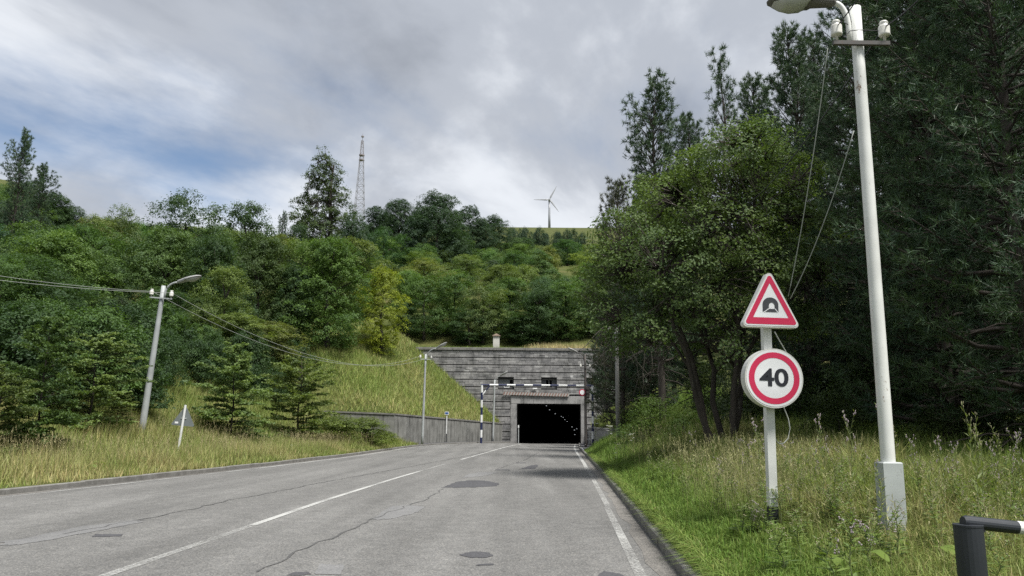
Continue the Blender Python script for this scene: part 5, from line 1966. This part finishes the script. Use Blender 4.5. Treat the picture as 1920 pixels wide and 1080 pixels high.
placed = []
fr_rng = np.random.default_rng(99)
tries = 0
while len(placed) < 215 and tries < 9000:
    tries += 1
    y = 80 + 215 * fr_rng.random() ** 1.15
    a = fr_rng.uniform(-0.76, 0.16)
    x = a * y
    if (y < 104 and x > -30) or (y < 98 and a > -0.62):
        continue
    if y < 109 and -16 < x < 18:
        continue
    sp = (4.6 + 0.018 * (y - 80)) * (0.8 if a > -0.14 else 1.0)
    if any((x - q[0]) ** 2 + (y - q[1]) ** 2 < sp * sp for q in placed):
        continue
    z = ground(x, y)
    u, v = px_of((x, y, z))
    mid = a > -0.16
    H = fr_rng.uniform(5.5, 8.5) if mid else fr_rng.uniform(9, 13.5)
    vlim = float(np.interp(u, SKY_U, SKY_V)) + 6
    Hmax = at(u, vlim, y).z - z
    H = min(H, Hmax)
    if H < 3.0 or (not mid and H < 5):
        continue
    placed.append((x, y))
    bb = fr_rng.random()
    if mid:
        ci = int(fr_rng.integers(0, 4))
        c = [(0.125, 0.200, 0.066), (0.096, 0.160, 0.058), (0.155, 0.210, 0.070), (0.068, 0.120, 0.052)][ci]
        pr_ = BU[fr_rng.integers(0, 2)] if H < 7.4 else BR[fr_rng.integers(0, 4)]
        lb = ['bright green', 'mid green', 'yellowish green', 'dark green'][ci] + ' rounded scrub tree on the slope above the tunnel portal'
        gp = ['bright', 'mid', 'yellowish', 'dark'][ci] + ' scrub trees above the portal'
        W_ = H * fr_rng.uniform(0.95, 1.25)
    elif a < -0.57:
        ci = int(fr_rng.integers(0, 3))
        c = [DK, BLU, GRN][ci]
        pr_ = P_S if (bb < 0.22 and y > 105) else BR[fr_rng.integers(0, 4)]
        kind_ = ['dark green leafy tree', 'bluish dark leafy tree', 'mid green leafy tree'][ci]
        if pr_ is P_S:
            c = PIN
            kind_ = 'dark narrow pine'
        lb, gp = kind_ + ' covering the steep left hill spur', kind_ + 's on the left hill spur'
        W_ = H * fr_rng.uniform(0.65, 0.9) if pr_ is not P_S else H * 0.4
    else:
        ci = int(fr_rng.integers(0, 4))
        c = [GRN, DK, OLV, LT][ci]
        pr_ = BR[fr_rng.integers(0, 4)]
        kind_ = ['mid green', 'dark green', 'olive', 'pale green'][ci]
        lb, gp = kind_ + ' broadleaf tree within the hillside forest left of the portal', kind_ + ' trees within the left hillside forest'
        W_ = H * fr_rng.uniform(0.65, 0.9)
    c = tuple(k_ * fr_rng.uniform(0.9, 1.15) for k_ in c)
    plant_tree(pr_, 'pine_tree' if pr_ is P_S else 'broadleaf_tree', x, y, H, c, lb, 'tree', gp, W_, fr_rng.uniform(0, 6.28))

# ---- right side
plant_tree(HERO, 'leafy_tree', _hb.x, HD, _hH, (0.108, 0.165, 0.060), 'large many-stemmed leafy tree on the bank behind the road signs', rz=0.0, sink=0.0)
tree_px(P_D, 'pine_tree', 1165, 62, 345, (0.075, 0.088, 0.060), 'dull grey-green sparse pine left of the large leafy tree', wpx=175)
tree_px(P_S, 'pine_tree', 1238, 45, 166, PIN, 'dark pine with dense pointed top above the left side of the leafy tree', wpx=225)
tree_px(P_O, 'pine_tree', 1372, 44, 122, PIN, 'slim open pine top above the middle of the leafy tree', wpx=215)
tree_px(P_N[0], 'pine_tree', 1515, 36, 58, PIN, 'dark pine behind the near lamp post, top left of its crossarm', wpx=260)
tree_px(P_N[1], 'pine_tree', 1640, 30, -60, PIN, 'dark dense pine directly behind the near lamp post', wpx=330)
tree_px(P_N[0], 'pine_tree', 1770, 23, -190, PIN, 'big dark pine right of the near lamp post with low boughs', wpx=480)
tree_px(P_N[1], 'pine_tree', 1925, 19, -330, PIN, 'big dark pine above the swing barrier with low boughs', wpx=560)
tree_px(P_N[1], 'pine_tree', 1850, 31, -150, PIN, 'dark pine filling the gap behind the two big near pines', wpx=400)
tree_px(P_N[0], 'pine_tree', 2050, 24, -250, PIN, 'dark pine at the forest edge beyond the swing barrier', wpx=480)
for k_, (u, D, vt, wp, lb) in enumerate([(1700, 38, -20, 300, 'dark pine deep in the wood behind the rust-spotted lamp post'), (1560, 42, 70, 260, 'dark pine deep in the wood behind the speed sign'),
                                         (1440, 50, 150, 230, 'dark pine deep in the wood between leafy tree and lamp post'), (1300, 55, 220, 200, 'dark pine deep in the wood behind the leafy tree'),
                                         (1800, 42, 0, 320, 'tall dark pine deep in the wood right of the lamp post'), (1930, 36, -60, 340, 'tall dark pine deep in the wood behind the barrier'),
                                         (1215, 62, 330, 150, 'dark pine above the bank behind the utility pole'), (1155, 74, 470, 120, 'dark pine touching the right end of the portal'), (1190, 84, 440, 120, 'dark pine on the bank beside the portal wall'), (1135, 90, 560, 80, 'small dark pine overhanging the right portal window'), (1260, 72, 330, 160, 'dark pine in the wood above the bank')]):
    tree_px(P_N[k_ % 2], 'pine_tree', u, D, vt, PIN, lb, wpx=wp)
UND = broadleaf('undergrowth', 3.0, 3.6, 150, 40, 0.11, 91, 'low', 0.0, 0.6, 0.095, 0.3)
for u, D, vt, wp, lb in ((1215, 40, 742, 120, 'green leafy thicket on the bank below the dull pine'), (1275, 36, 765, 110, 'low leafy thicket between the bank and the many-stemmed tree'), (1185, 60, 765, 80, 'green thicket at the foot of the utility pole'), (1152, 82, 770, 60, 'pale thicket topping the low wall right of the tunnel'),
                         (1395, 37, 660, 150, 'dark thicket seen between the stems of the leafy tree'), (1330, 42, 672, 140, 'dark thicket behind the left stem of the leafy tree'), (1455, 38, 690, 150, 'dark thicket between the leafy tree stems and the speed sign'), (1560, 27, 740, 150, 'dark undergrowth thicket in the pine wood behind the speed sign'), (1750, 22, 760, 170, 'dark undergrowth thicket in the pine wood behind the lamp post')):
    tree_px(UND, 'thicket', u, D, vt, (0.095, 0.155, 0.040) if u < 1320 else (0.05, 0.078, 0.03), lb, 'bush', wpx=wp, sink=0.1)

pr2 = random.Random(8)
for k_ in range(26):
    if k_ < 16:
        y = pr2.uniform(30, 76); x = 0.42 * y + pr2.uniform(0, 20)
    else:
        y = pr2.uniform(9, 26); x = 0.70 * y + 5 + pr2.uniform(0, 14)
    H = pr2.uniform(11, 16)
    plant_tree(P_N[k_ % 2], 'pine_tree', x, y, H, PIN, 'dark pine standing deep inside the pine wood beyond the verge', 'tree', 'pines deep inside the wood', H * pr2.uniform(0.42, 0.55))
for k_ in range(26):
    y = pr2.uniform(17, 44); x = float(kr(y)) + pr2.uniform(8.5, 20)
    plant_tree(UND, 'thicket', x, y, pr2.uniform(1.6, 3.4), (0.05, 0.085, 0.034), 'dark leafy thicket on the shaded floor of the pine wood', 'bush', 'thickets on the pine wood floor', pr2.uniform(2.6, 4.5), sink=0.1)
# dead bare branches hanging under the leafy tree
dr = random.Random(3)
db = MB()
o0 = at(1160, 640, 30)
for k_ in range(34):
    st = at(dr.uniform(1130, 1260), dr.uniform(600, 660), dr.uniform(28, 33))
    p = st.copy(); pts = [p - o0]
    d = Vector((dr.uniform(-1, 0.2), dr.uniform(-0.5, 0.5), dr.uniform(-1, -0.2))).normalized()
    L_ = dr.uniform(0.8, 2.4)
    for s in range(5):
        p = p + d * (L_ / 5)
        d = (d + Vector((dr.uniform(-.4, .4), dr.uniform(-.4, .4), dr.uniform(-.35, .2)))).normalized()
        pts.append(p - o0)
    db.tube(pts, [0.022, 0.018, 0.014, 0.01, 0.007, 0.003], 4, 0, False)
    for s in range(2, 5):
        q = pts[s]; e = q + Vector((dr.uniform(-.5, .5), dr.uniform(-.3, .3), dr.uniform(-.6, .1)))
        db.tube([q, q.lerp(e, .5) + Vector((0, 0, -.03)), e], [0.008, 0.006, 0.003], 3, 0, False)
o = db.build('dead_twigs', M['twig_dead'])
o.location = o0
tag(o, 'tangle of bare grey dead twigs hanging left of the leafy tree trunk', 'twigs', kind='stuff')

# ------------------------------------------------------------------ grass


def vnoise(x, y, s, seed=0):
    """Cheap smooth 2-D value noise in 0..1."""
    x = np.asarray(x) / s + seed * 17.3
    y = np.asarray(y) / s + seed * 9.1
    xi, yi = np.floor(x), np.floor(y)
    fx, fy = x - xi, y - yi
    fx, fy = fx * fx * (3 - 2 * fx), fy * fy * (3 - 2 * fy)

    def h(a, b):
        return np.mod(np.sin(a * 127.1 + b * 311.7) * 43758.5453, 1.0)
    return (h(xi, yi) * (1 - fx) + h(xi + 1, yi) * fx) * (1 - fy) + (h(xi, yi + 1) * (1 - fx) + h(xi + 1, yi + 1) * fx) * fy


def blades(x, y, z, h, wd, lean, col, seg=2, az=None):
    n = len(x)
    az = G.uniform(0, 2 * np.pi, n) if az is None else az
    d = np.stack([np.cos(az), np.sin(az), np.zeros(n)], 1)
    sa = az + G.normal(1.57, 0.5, n)
    s = np.stack([np.cos(sa), np.sin(sa), np.zeros(n)], 1) * wd[:, None] * 0.5
    P = np.stack([x, y, z - 0.03], 1)
    up = np.array([0, 0, 1.0])
    if seg == 1:
        tip = P + d * (lean * h)[:, None] + up * h[:, None]
        V = np.stack([P - s, P + s, tip], 1).reshape(-1, 3)
        F = np.arange(3 * n).reshape(n, 3)
        C = np.repeat(col, 3, 0)
    else:
        mid = P + d * (lean * h * 0.30)[:, None] + up * (h * 0.62)[:, None]
        tip = P + d * (lean * h)[:, None] + up * (h * np.maximum(0.45, 1 - 0.45 * lean))[:, None]
        V = np.stack([P - s, P + s, mid - s * 0.75, mid + s * 0.75, tip], 1).reshape(-1, 3)
        b5 = np.arange(n)[:, None] * 5
        F = np.concatenate([b5 + np.array([[0, 1, 3]]), b5 + np.array([[0, 3, 2]]), b5 + np.array([[2, 3, 4]])])
        C = np.repeat(col, 5, 0)
    return V, F, C


def seedheads(x, y, z, h, lean, az, col, size=0.12):
    """Thin stem plus a feathery head of small slivers."""
    n = len(x)
    d = np.stack([np.cos(az), np.sin(az), np.zeros(n)], 1)
    Vs, Fs, Cs = [], [], []
    V, F, C = blades(x, y, z, h, np.full(n, 0.006) + 0.0, lean, col * 0.9, 1, az)
    Vs.append(V); Fs.append(F); Cs.append(C)
    offn = len(V)
    tip = np.stack([x, y, z - 0.03], 1) + d * (lean * h)[:, None] + np.array([0, 0, 1.0]) * h[:, None]
    bd = unit(d * lean[:, None] + np.array([0, 0, 1.0]))
    for k_ in range(6):
        c = tip - bd * (size * (k_ / 5.0 - 0.25) * (h / 0.8))[:, None]
        dirv = unit(bd + G.normal(size=(n, 3)) * 0.5)
        sd_ = unit(np.cross(dirv, G.normal(size=(n, 3)))) * 0.006 * (h / 0.8)[:, None]
        e = c + dirv * (0.06 * (h / 0.8))[:, None]
        V = np.stack([c - sd_, c + sd_, e], 1).reshape(-1, 3)
        Vs.append(V); Fs.append(np.arange(3 * n).reshape(n, 3) + offn); Cs.append(np.repeat(col, 3, 0)); offn += len(V)
    return np.concatenate(Vs), np.concatenate(Fs), np.concatenate(Cs)


class GB:
    def __init__(s):
        s.V, s.F, s.C, s.n = [], [], [], 0

    def add(s, t):
        V, F, C = t
        s.V.append(V); s.F.append(F + s.n); s.C.append(C); s.n += len(V)

    def build(s, name, label):
        o = link(name, np_mesh(name, np.concatenate(s.V), np.concatenate(s.F), M['grass'], {'Col': np.concatenate(s.C)}))
        return tag(o, label, 'grass', kind='stuff')


LUSH = np.array([0.150, 0.245, 0.045]); MIDG = np.array([0.225, 0.270, 0.075]); DRY = np.array([0.46, 0.39, 0.20]); STRAW = np.array([0.46, 0.40, 0.22]); DEEP = np.array([0.050, 0.085, 0.022])


def gcol(f, n, j=0.16):
    """f 0 lush green .. 1 dry straw"""
    f = np.clip(f + G.normal(0, 0.13, n), 0, 1)[:, None]
    c = np.where(f < 0.5, LUSH * (1 - f * 2) + MIDG * f * 2, MIDG * (2 - f * 2) + DRY * (f * 2 - 1))
    return c * (1 + G.normal(0, j, (n, 1))) * (1 + G.normal(0, 0.05, (n, 3)))


def clumped(x, y, per, r_):
    n = len(x)
    cx, cy = np.repeat(x, per), np.repeat(y, per)
    an = G.uniform(0, 2 * np.pi, n * per)
    rr = r_ * np.sqrt(G.uniform(0, 1, n * per))
    return cx + rr * np.cos(an), cy + rr * np.sin(an), an


# right verge
rg = GB()
for (y0, y1, ncl, per, wdt, seg) in ((3.2, 9, 5200, 10, 0.011, 2), (9, 17, 8000, 10, 0.013, 2), (17, 32, 6000, 9, 0.019, 2), (32, 68, 6500, 6, 0.035, 1)):
    y = y0 + (y1 - y0) * G.uniform(0, 1, ncl) ** 0.9
    d = -0.03 + 11.5 * G.uniform(0, 1, ncl) ** 1.15 * (1 if y0 > 8 else 0.6)
    x, y, an = clumped(kr(y) + 0.2 + d, y, per, 0.10 if y0 < 17 else 0.22)
    d = x - kr(y) - 0.2
    ok = (d > -0.08) & ((y < 62) | (x > rw(y) + 0.35))
    x, y, an, d = x[ok], y[ok], an[ok], d[ok]
    n = len(x)
    z = HR(x, y)
    nz = vnoise(x, y, 1.3, 1) * 0.6 + vnoise(x, y, 3.5, 2) * 0.4
    f = np.clip(0.06 + 0.64 * sm(d, 0.7, 2.2) * (0.35 + 0.75 * nz) - 0.25 * sm(y, 30, 40) - 0.35 * sm(d, 5, 9), 0, 1)
    h = (0.16 + 0.28 * sm(d, 0.1, 1.5) + 0.22 * sm(d, 1.5, 3.5)) * (1 - 0.35 * (1 - sm(y, 10.0, 12.5))) * (1 + 0.35 * sm(d, 2.6, 4.2) * sm(y, 10.5, 13)) * (1 - 0.6 * np.exp(-(((x - sgn.location.x) / 0.45) ** 2 + np.minimum(0, y - sgn.location.y - 0.2) ** 2 / 0.7)) * (y < sgn.location.y + 0.3)) * G.uniform(0.6, 1.35, n) * (0.75 + 0.5 * nz)
    rg.add(blades(x, y, z, h, wdt * G.uniform(0.7, 1.4, n), np.abs(G.normal(0.45, 0.3, n)), gcol(f, n), seg, an))
for (y0, y1, nn_, hh_) in ((6, 14, 1500, 0.85), (12, 24, 2600, 0.95), (24, 40, 1500, 1.0)):
    y = G.uniform(y0, y1, nn_); d = G.uniform(0.9, 6.5, nn_) if y0 > 8 else G.uniform(1.2, 5.0, nn_)
    x = kr(y) + d
    keep = (vnoise(x, y, 1.6, 5) > 0.48) & ((y > 11.8) | (G.uniform(0, 1, nn_) < 0.25))
    x, y, d = x[keep], y[keep], d[keep]; n = len(x)
    rg.add(seedheads(x, y, HR(x, y), hh_ * G.uniform(0.55, 1.2, n), np.abs(G.normal(0.22, 0.16, n)), G.uniform(0, 6.28, n), STRAW * G.uniform(0.6, 1.1, (n, 1)) * (0.9, 1.0, 0.9), 0.13))
y = 3.5 + 46 * G.uniform(0, 1, 3000) ** 1.7
x, y, an = clumped(kr(y) + 0.17 + G.uniform(-0.02, 0.12, 3000), y, 7, 0.06)
n = len(x)
rg.add(blades(x, y, np.full(n, 0.14), G.uniform(0.12, 0.34, n), (0.008 + 0.0006 * y) * G.uniform(0.8, 1.4, n), np.abs(G.normal(0.8, 0.35, n)), gcol(G.uniform(0.0, 0.45, n), n), 2, math.pi + G.normal(0, 0.9, n)))
rg.build('verge_grass', 'tangled green and straw-coloured long grass on the verge round the road signs')
# left verge
lg = GB()
for (y0, y1, ncl, per, wdt) in ((12, 30, 4800, 8, 0.024), (28, 50, 6500, 8, 0.034), (48, 74, 5600, 7, 0.046)):
    y = G.uniform(y0, y1, ncl)
    d = 0.05 + 17 * G.uniform(0, 1, ncl) ** 1.3
    x, y, an = clumped(kl(y) - 0.2 - d, y, per, 0.22)
    d = kl(y) - 0.2 - x
    ok = (d > 0.04) & (y < 73.8)
    x, y, an, d = x[ok], y[ok], an[ok], d[ok]; n = len(x)
    nz = vnoise(x, y, 2.2, 3) * 0.6 + vnoise(x, y, 6, 4) * 0.4
    f = 0.30 + 0.65 * nz * (1 - 0.45 * sm(d, 6, 11))
    h = (0.22 + 0.42 * sm(d, 0.2, 1.6)) * G.uniform(0.6, 1.35, n) * (0.8 + 0.4 * nz)
    lg.add(blades(x, y, HL(x, y), h, wdt * G.uniform(0.7, 1.4, n), np.abs(G.normal(0.4, 0.28, n)), gcol(f, n) * 1.15, 1, an))
y = G.uniform(18, 60, 4200); d = G.uniform(0.4, 6.0, 4200); x = kl(y) - 0.2 - d
kp = vnoise(x, y, 2.0, 8) > 0.42
x, y = x[kp], y[kp]; n = len(x)
lg.add(seedheads(x, y, HL(x, y), 0.95 * G.uniform(0.6, 1.25, n), np.abs(G.normal(0.2, 0.15, n)), G.uniform(0, 6.28, n), STRAW * G.uniform(0.7, 1.1, (n, 1)), 0.2))
lg.build('verge_grass', 'tall dry grass along the far verge around the leaning lamp post')
# embankment
eg = GB()
n0 = 62000
y = G.uniform(72, 101, n0); x = -1.0 - 30 * G.uniform(0, 1, n0) ** 0.9
yy = np.clip(y, 74, 100)
e = (x - wx(yy)) * WN[0]
ok = (e > 0.12) & (e < 24) & (y > 74.5)
x, y, e = x[ok], y[ok], e[ok]; n = len(x)
nz = vnoise(x, y, 3.0, 6) * 0.55 + vnoise(x, y, 8, 7) * 0.45
eg.add(blades(x, y, HL(x, y, np.ones(n, bool)), G.uniform(0.3, 0.75, n), 0.06 * G.uniform(0.6, 1.4, n), np.abs(G.normal(0.5, 0.3, n)), gcol(0.30 + 0.45 * nz, n) * 1.25, 1))
eg.build('embankment_grass', 'sunny yellow-green grass covering the embankment left of the tunnel')
# roof of the portal and top of right bank
tg = GB()
n = 5200
x = G.uniform(-13, 14, n); y = 100.3 + 6 * G.uniform(0, 1, n) ** 1.4
nz = vnoise(x, y, 2.5, 9)
dry = sm(x, 0.5, 3.0)
z = np.where(y < 101.1, PZ1 - 0.02, HH(x, y))
kp = (nz > 0.35) & ((x < -7) | (x > -6) | True)
hgt = G.uniform(0.25, 0.85, n) * (0.45 + 0.75 * dry)
tg.add(blades(x[kp], y[kp], z[kp], hgt[kp], 0.06 * G.uniform(0.6, 1.3, kp.sum()), np.abs(G.normal(0.3, 0.2, kp.sum())), gcol((0.3 + 0.75 * dry)[kp], kp.sum()) * (1 + 0.15 * dry[kp])[:, None], 1))
n = 7000
y = G.uniform(64, 99.5, n); x = rw(y) + 0.4 + 7 * G.uniform(0, 1, n) ** 1.5
tg.add(blades(x, y, HR(x, y), G.uniform(0.3, 0.9, n), 0.05 * G.uniform(0.6, 1.3, n), np.abs(G.normal(0.5, 0.3, n)), gcol(np.full(n, 0.42), n), 1))
tg.build('portal_roof_grass', 'dry grass growing along the portal coping and above the low pale wall')

# ------------------------------------------------------------------ weeds


def weed(name, H, seed, nleaf=26, leaf=0.13, head='buds', branches=5):
    r = random.Random(seed); g = np.random.default_rng(seed)
    mb = MB(); C, T, Nn, S = [], [], [], []
    heads = []
    stem = [Vector((0.03 * H * math.sin(q * 2 + seed), 0.03 * H * math.cos(q * 2.3), H * q / 5)) - Vector((0, 0, 0.05 if q == 0 else 0)) for q in range(6)]
    mb.tube(stem, [0.007 * (1 - 0.12 * q) for q in range(6)], 5, 0, False)
    for k_ in range(nleaf):
        q = 0.08 + 0.86 * k_ / nleaf; i = min(4, int(q * 5)); p = stem[i].lerp(stem[i + 1], q * 5 - i)
        an = k_ * 2.4 + r.uniform(-.3, .3)
        s = leaf * (1.15 - 0.75 * q) * r.uniform(0.7, 1.25)
        d = Vector((math.cos(an), math.sin(an), r.uniform(0.1, 0.7))).normalized()
        C.append(tuple(p + d * s * 0.5)); T.append(tuple(d)); Nn.append((-d.x * d.z, -d.y * d.z, 1.0)); S.append(s)
    for k_ in range(branches):
        q = 0.62 + 0.36 * k_ / branches; i = min(4, int(q * 5)); p = stem[i].lerp(stem[i + 1], q * 5 - i)
        an = r.uniform(0, 6.28); e = p + Vector((math.cos(an) * 0.10, math.sin(an) * 0.10, r.uniform(0.12, 0.24))) * H * r.uniform(0.6, 1)
        mb.tube([p, e], [0.003, 0.002], 4, 0, False); heads.append(e)
        for j in range(4):
            f = (j + 1) / 4; c = p.lerp(e, f); a2 = r.uniform(0, 6.28); d = Vector((math.cos(a2), math.sin(a2), .5)).normalized(); s = leaf * 0.4
            C.append(tuple(c + d * s * .5)); T.append(tuple(d)); Nn.append((-d.x, -d.y, 1.2)); S.append(s)
    heads.append(stem[5])
    C, T, Nn, S = map(np.array, (C, T, Nn, S))
    fol = leaves(name + '_foliage', C, Nn + g.normal(size=C.shape) * .15, S, g.normal(0.5, 0.2, len(C)), 0.30, 0.05, T)
    parts = [('stem', mb.mesh(name + '_stem', M['weed_stem'], True)), ('foliage', fol)]
    hb = MB()
    for e in heads:
        if head == 'umbel':
            for j in range(11):
                a2 = j * 2.4; rr = 0.012 * math.sqrt(j) * 1.3
                c = e + Vector((rr * math.cos(a2), rr * math.sin(a2), 0.02 - rr * 0.15))
                hb.lathe([(0.002, -0.006), (0.010, 0), (0.003, 0.006)], 5, 0, c)
        else:
            for j in range(4):
                c = e + Vector((r.uniform(-.02, .02), r.uniform(-.02, .02), r.uniform(-.03, .03)))
                hb.lathe([(0.002, -0.010), (0.006, 0), (0.006, 0.007), (0.002, 0.011)], 5, 0, c)
    parts.append(('flower_head', hb.mesh(name + '_flower', M['petal'] if head == 'umbel' else M['petal_pink'] if head == 'pink' else M['bud'])))
    return dict(H=H, W=0.4, parts=parts)


M['weed_stem'] = simple('weed_stem', (0.13, 0.16, 0.06), 0.7)
M['bud'] = simple('seed_bud', (0.30, 0.28, 0.17), 0.8)
WE = [weed('weed_a', 1.1, 1, 40, 0.20, 'buds', 6), weed('weed_b', 1.0, 2, 28, 0.13, 'pink', 8), weed('weed_c', 1.2, 5, 50, 0.17, 'buds', 7)]
UM = weed('umbel', 0.9, 3, 12, 0.12, 'umbel', 5)
wr = random.Random(12)
wl_ = [(1525, 12.6, 795, 1), (1578, 12.2, 790, 1), (1640, 12.8, 778, 1), (1655, 12.0, 800, 2), (1600, 11.0, 850, 0), (1545, 11.4, 860, 2), (1800, 9.6, 782, 0), (1812, 9.8, 800, 0), (1880, 10.4, 830, 1), (1740, 11.2, 835, 1), (1715, 10.6, 868, 2), (1835, 10.8, 846, 1), (1910, 9.6, 850, 2), (1690, 13.0, 830, 1), (1765, 12.6, 842, 1), (1500, 13.4, 842, 2), (1410, 14.2, 800, 1), (1425, 13.6, 828, 0), (1390, 15.0, 835, 1), (1480, 12.0, 880, 2), (1570, 10.4, 900, 0), (1625, 10.2, 880, 0), (1730, 9.2, 900, 2), (1770, 8.8, 905, 0), (1855, 8.6, 905, 2), (1340, 15.5, 868, 1), (1270, 20, 850, 0), (1290, 24, 815, 1), (1240, 27, 815, 2), (1200, 30, 812, 0), (1460, 16, 838, 1), (1880, 12.5, 820, 1), (1845, 13, 815, 2)]
for u, D, vt, k_ in wl_:
    tree_px(WE[k_], 'tall_weed', u, D, vt, (0.17, 0.215, 0.085), ['tall leafy weed with pale lance-shaped leaves in the verge grass', 'branching weed with small mauve flower heads in the verge grass', 'tall many-leaved weed with seed buds in the verge grass'][k_], 'weed', ['lance-leaved weeds on the verge', 'mauve-flowered weeds on the verge', 'seed-bud weeds on the verge'][k_], sink=0.02, wpx=44 if D < 18 else None)
for k_ in range(190):
    y = wr.uniform(6.5, 24) if k_ < 160 else wr.uniform(24, 42)
    x = float(kr(y)) + wr.uniform(0.9, 5.5)
    if y < 9 and x > 4.5:
        continue
    j_ = wr.choice((0, 0, 2, 2, 1))
    plant_tree(WE[j_], 'leafy_weed', x, y, wr.uniform(0.4, 0.75) + (wr.uniform(0.1, 0.4) if x - float(kr(y)) > 2.8 and y > 11 else 0), (0.15, 0.22, 0.08), ['short leafy weed with pale lance-shaped leaves in the verge grass', 'short branching weed with tiny mauve heads in the verge grass', 'short many-leaved weed with seed buds in the verge grass'][j_], 'weed', ['short lance-leaved weeds', 'short mauve weeds', 'short seed-bud weeds'][j_], wr.uniform(0.35, 0.6), sink=0.02)
for u, D, vt in ((296, 29, 858), (307, 30, 846), (318, 26, 880), (150, 27, 868), (1150, 30, 850), (1140, 44, 800), (1180, 36, 815), (560, 44, 835), (1115, 66, 785), (1230, 24, 880)):
    tree_px(UM, 'umbel_flower', u, D, vt, (0.12, 0.17, 0.05), 'white umbel wildflower standing in the roadside grass', 'wildflower', 'white umbel wildflowers along the road', sink=0.02)


def burdock(name, seed, n=15, size=0.26):
    r = random.Random(seed)
    V, F, T = [], [], []
    for k_ in range(n):
        an = k_ * 2.4; el = r.uniform(0.25, 0.8); L_ = size * r.uniform(0.6, 1.2); st = r.uniform(0.08, 0.30)
        d = Vector((math.cos(an), math.sin(an), 0)); s = Vector((-d.y, d.x, 0))
        o_ = d * st + Vector((0, 0, 0.08 + st * el))
        b0 = len(V); tn = r.uniform(0.3, 0.8)
        for i in range(6):
            t = i / 5; wv = 0.42 * L_ * math.sin(math.pi * min(1, 0.12 + t * 0.86)) ** 0.7
            c = o_ + d * (L_ * t) + Vector((0, 0, L_ * (0.45 * el * t - 0.55 * t * t)))
            wav = 0.03 * L_ * math.sin(i * 2.1 + k_)
            V += [tuple(c - s * wv + Vector((0, 0, 0.12 * wv + wav))), tuple(c), tuple(c + s * wv + Vector((0, 0, 0.12 * wv - wav)))]
            T += [tn + r.uniform(-.1, .1)] * 3
        for i in range(5):
            for j in range(2):
                a = b0 + i * 3 + j
                F.append((a, a + 1, a + 4, a + 3))
    fol = np_mesh(name + '_foliage', np.array(V), np.array(F), M['leaf'], {'tint': np.array(T)}, True)
    mb = MB()
    for k_ in range(n):
        an = k_ * 2.4
        mb.tube([(0, 0, -0.03), (math.cos(an) * 0.15, math.sin(an) * 0.15, 0.16)], [0.009, 0.006], 4, 0, False)
    return dict(H=0.4, W=0.9, parts=[('stem', mb.mesh(name + '_stem', M['weed_stem'])), ('foliage', fol)])


BD = burdock('burdock', 4)
for u, v_, wv, lb in ((1640, 1035, 0.85, 'broad-leaved burdock at the foot of the near lamp post'), (1720, 1045, 1.1, 'broad-leaved burdock between lamp post and swing barrier'), (1590, 1060, 0.8, 'broad-leaved burdock near the kerb before the lamp post')):
    p = gnd(u, v_, 0.25)
    plant_tree(BD, 'burdock', p.x, p.y, 0.42, (0.135, 0.20, 0.055), lb, 'plant', None, wv, sink=0.02)
for u, v_, D, lb in ((150, 890, 24.5, 'large pale burdock near the kerb below the dark young hornbeam'), (240, 872, 28, 'large pale burdock near the foot of the leaning lamp post')):
    x = at(u, v_, D).x
    plant_tree(BD, 'burdock', x, D, 0.5, (0.15, 0.21, 0.07), lb, 'plant', None, 1.3, sink=0.02)
for k_, (u, v_, D) in enumerate(((1418, 968, 11.0), (1414, 972, 10.9), (1424, 975, 10.8))):
    x = at(u, v_, D).x
    plant_tree(WE[1], 'clover_weed', x, D, 0.42, (0.12, 0.15, 0.06), 'short weed with mauve flower heads at the foot of the sign post', 'weed', 'mauve weeds at the sign foot', 0.3, sink=0.02)
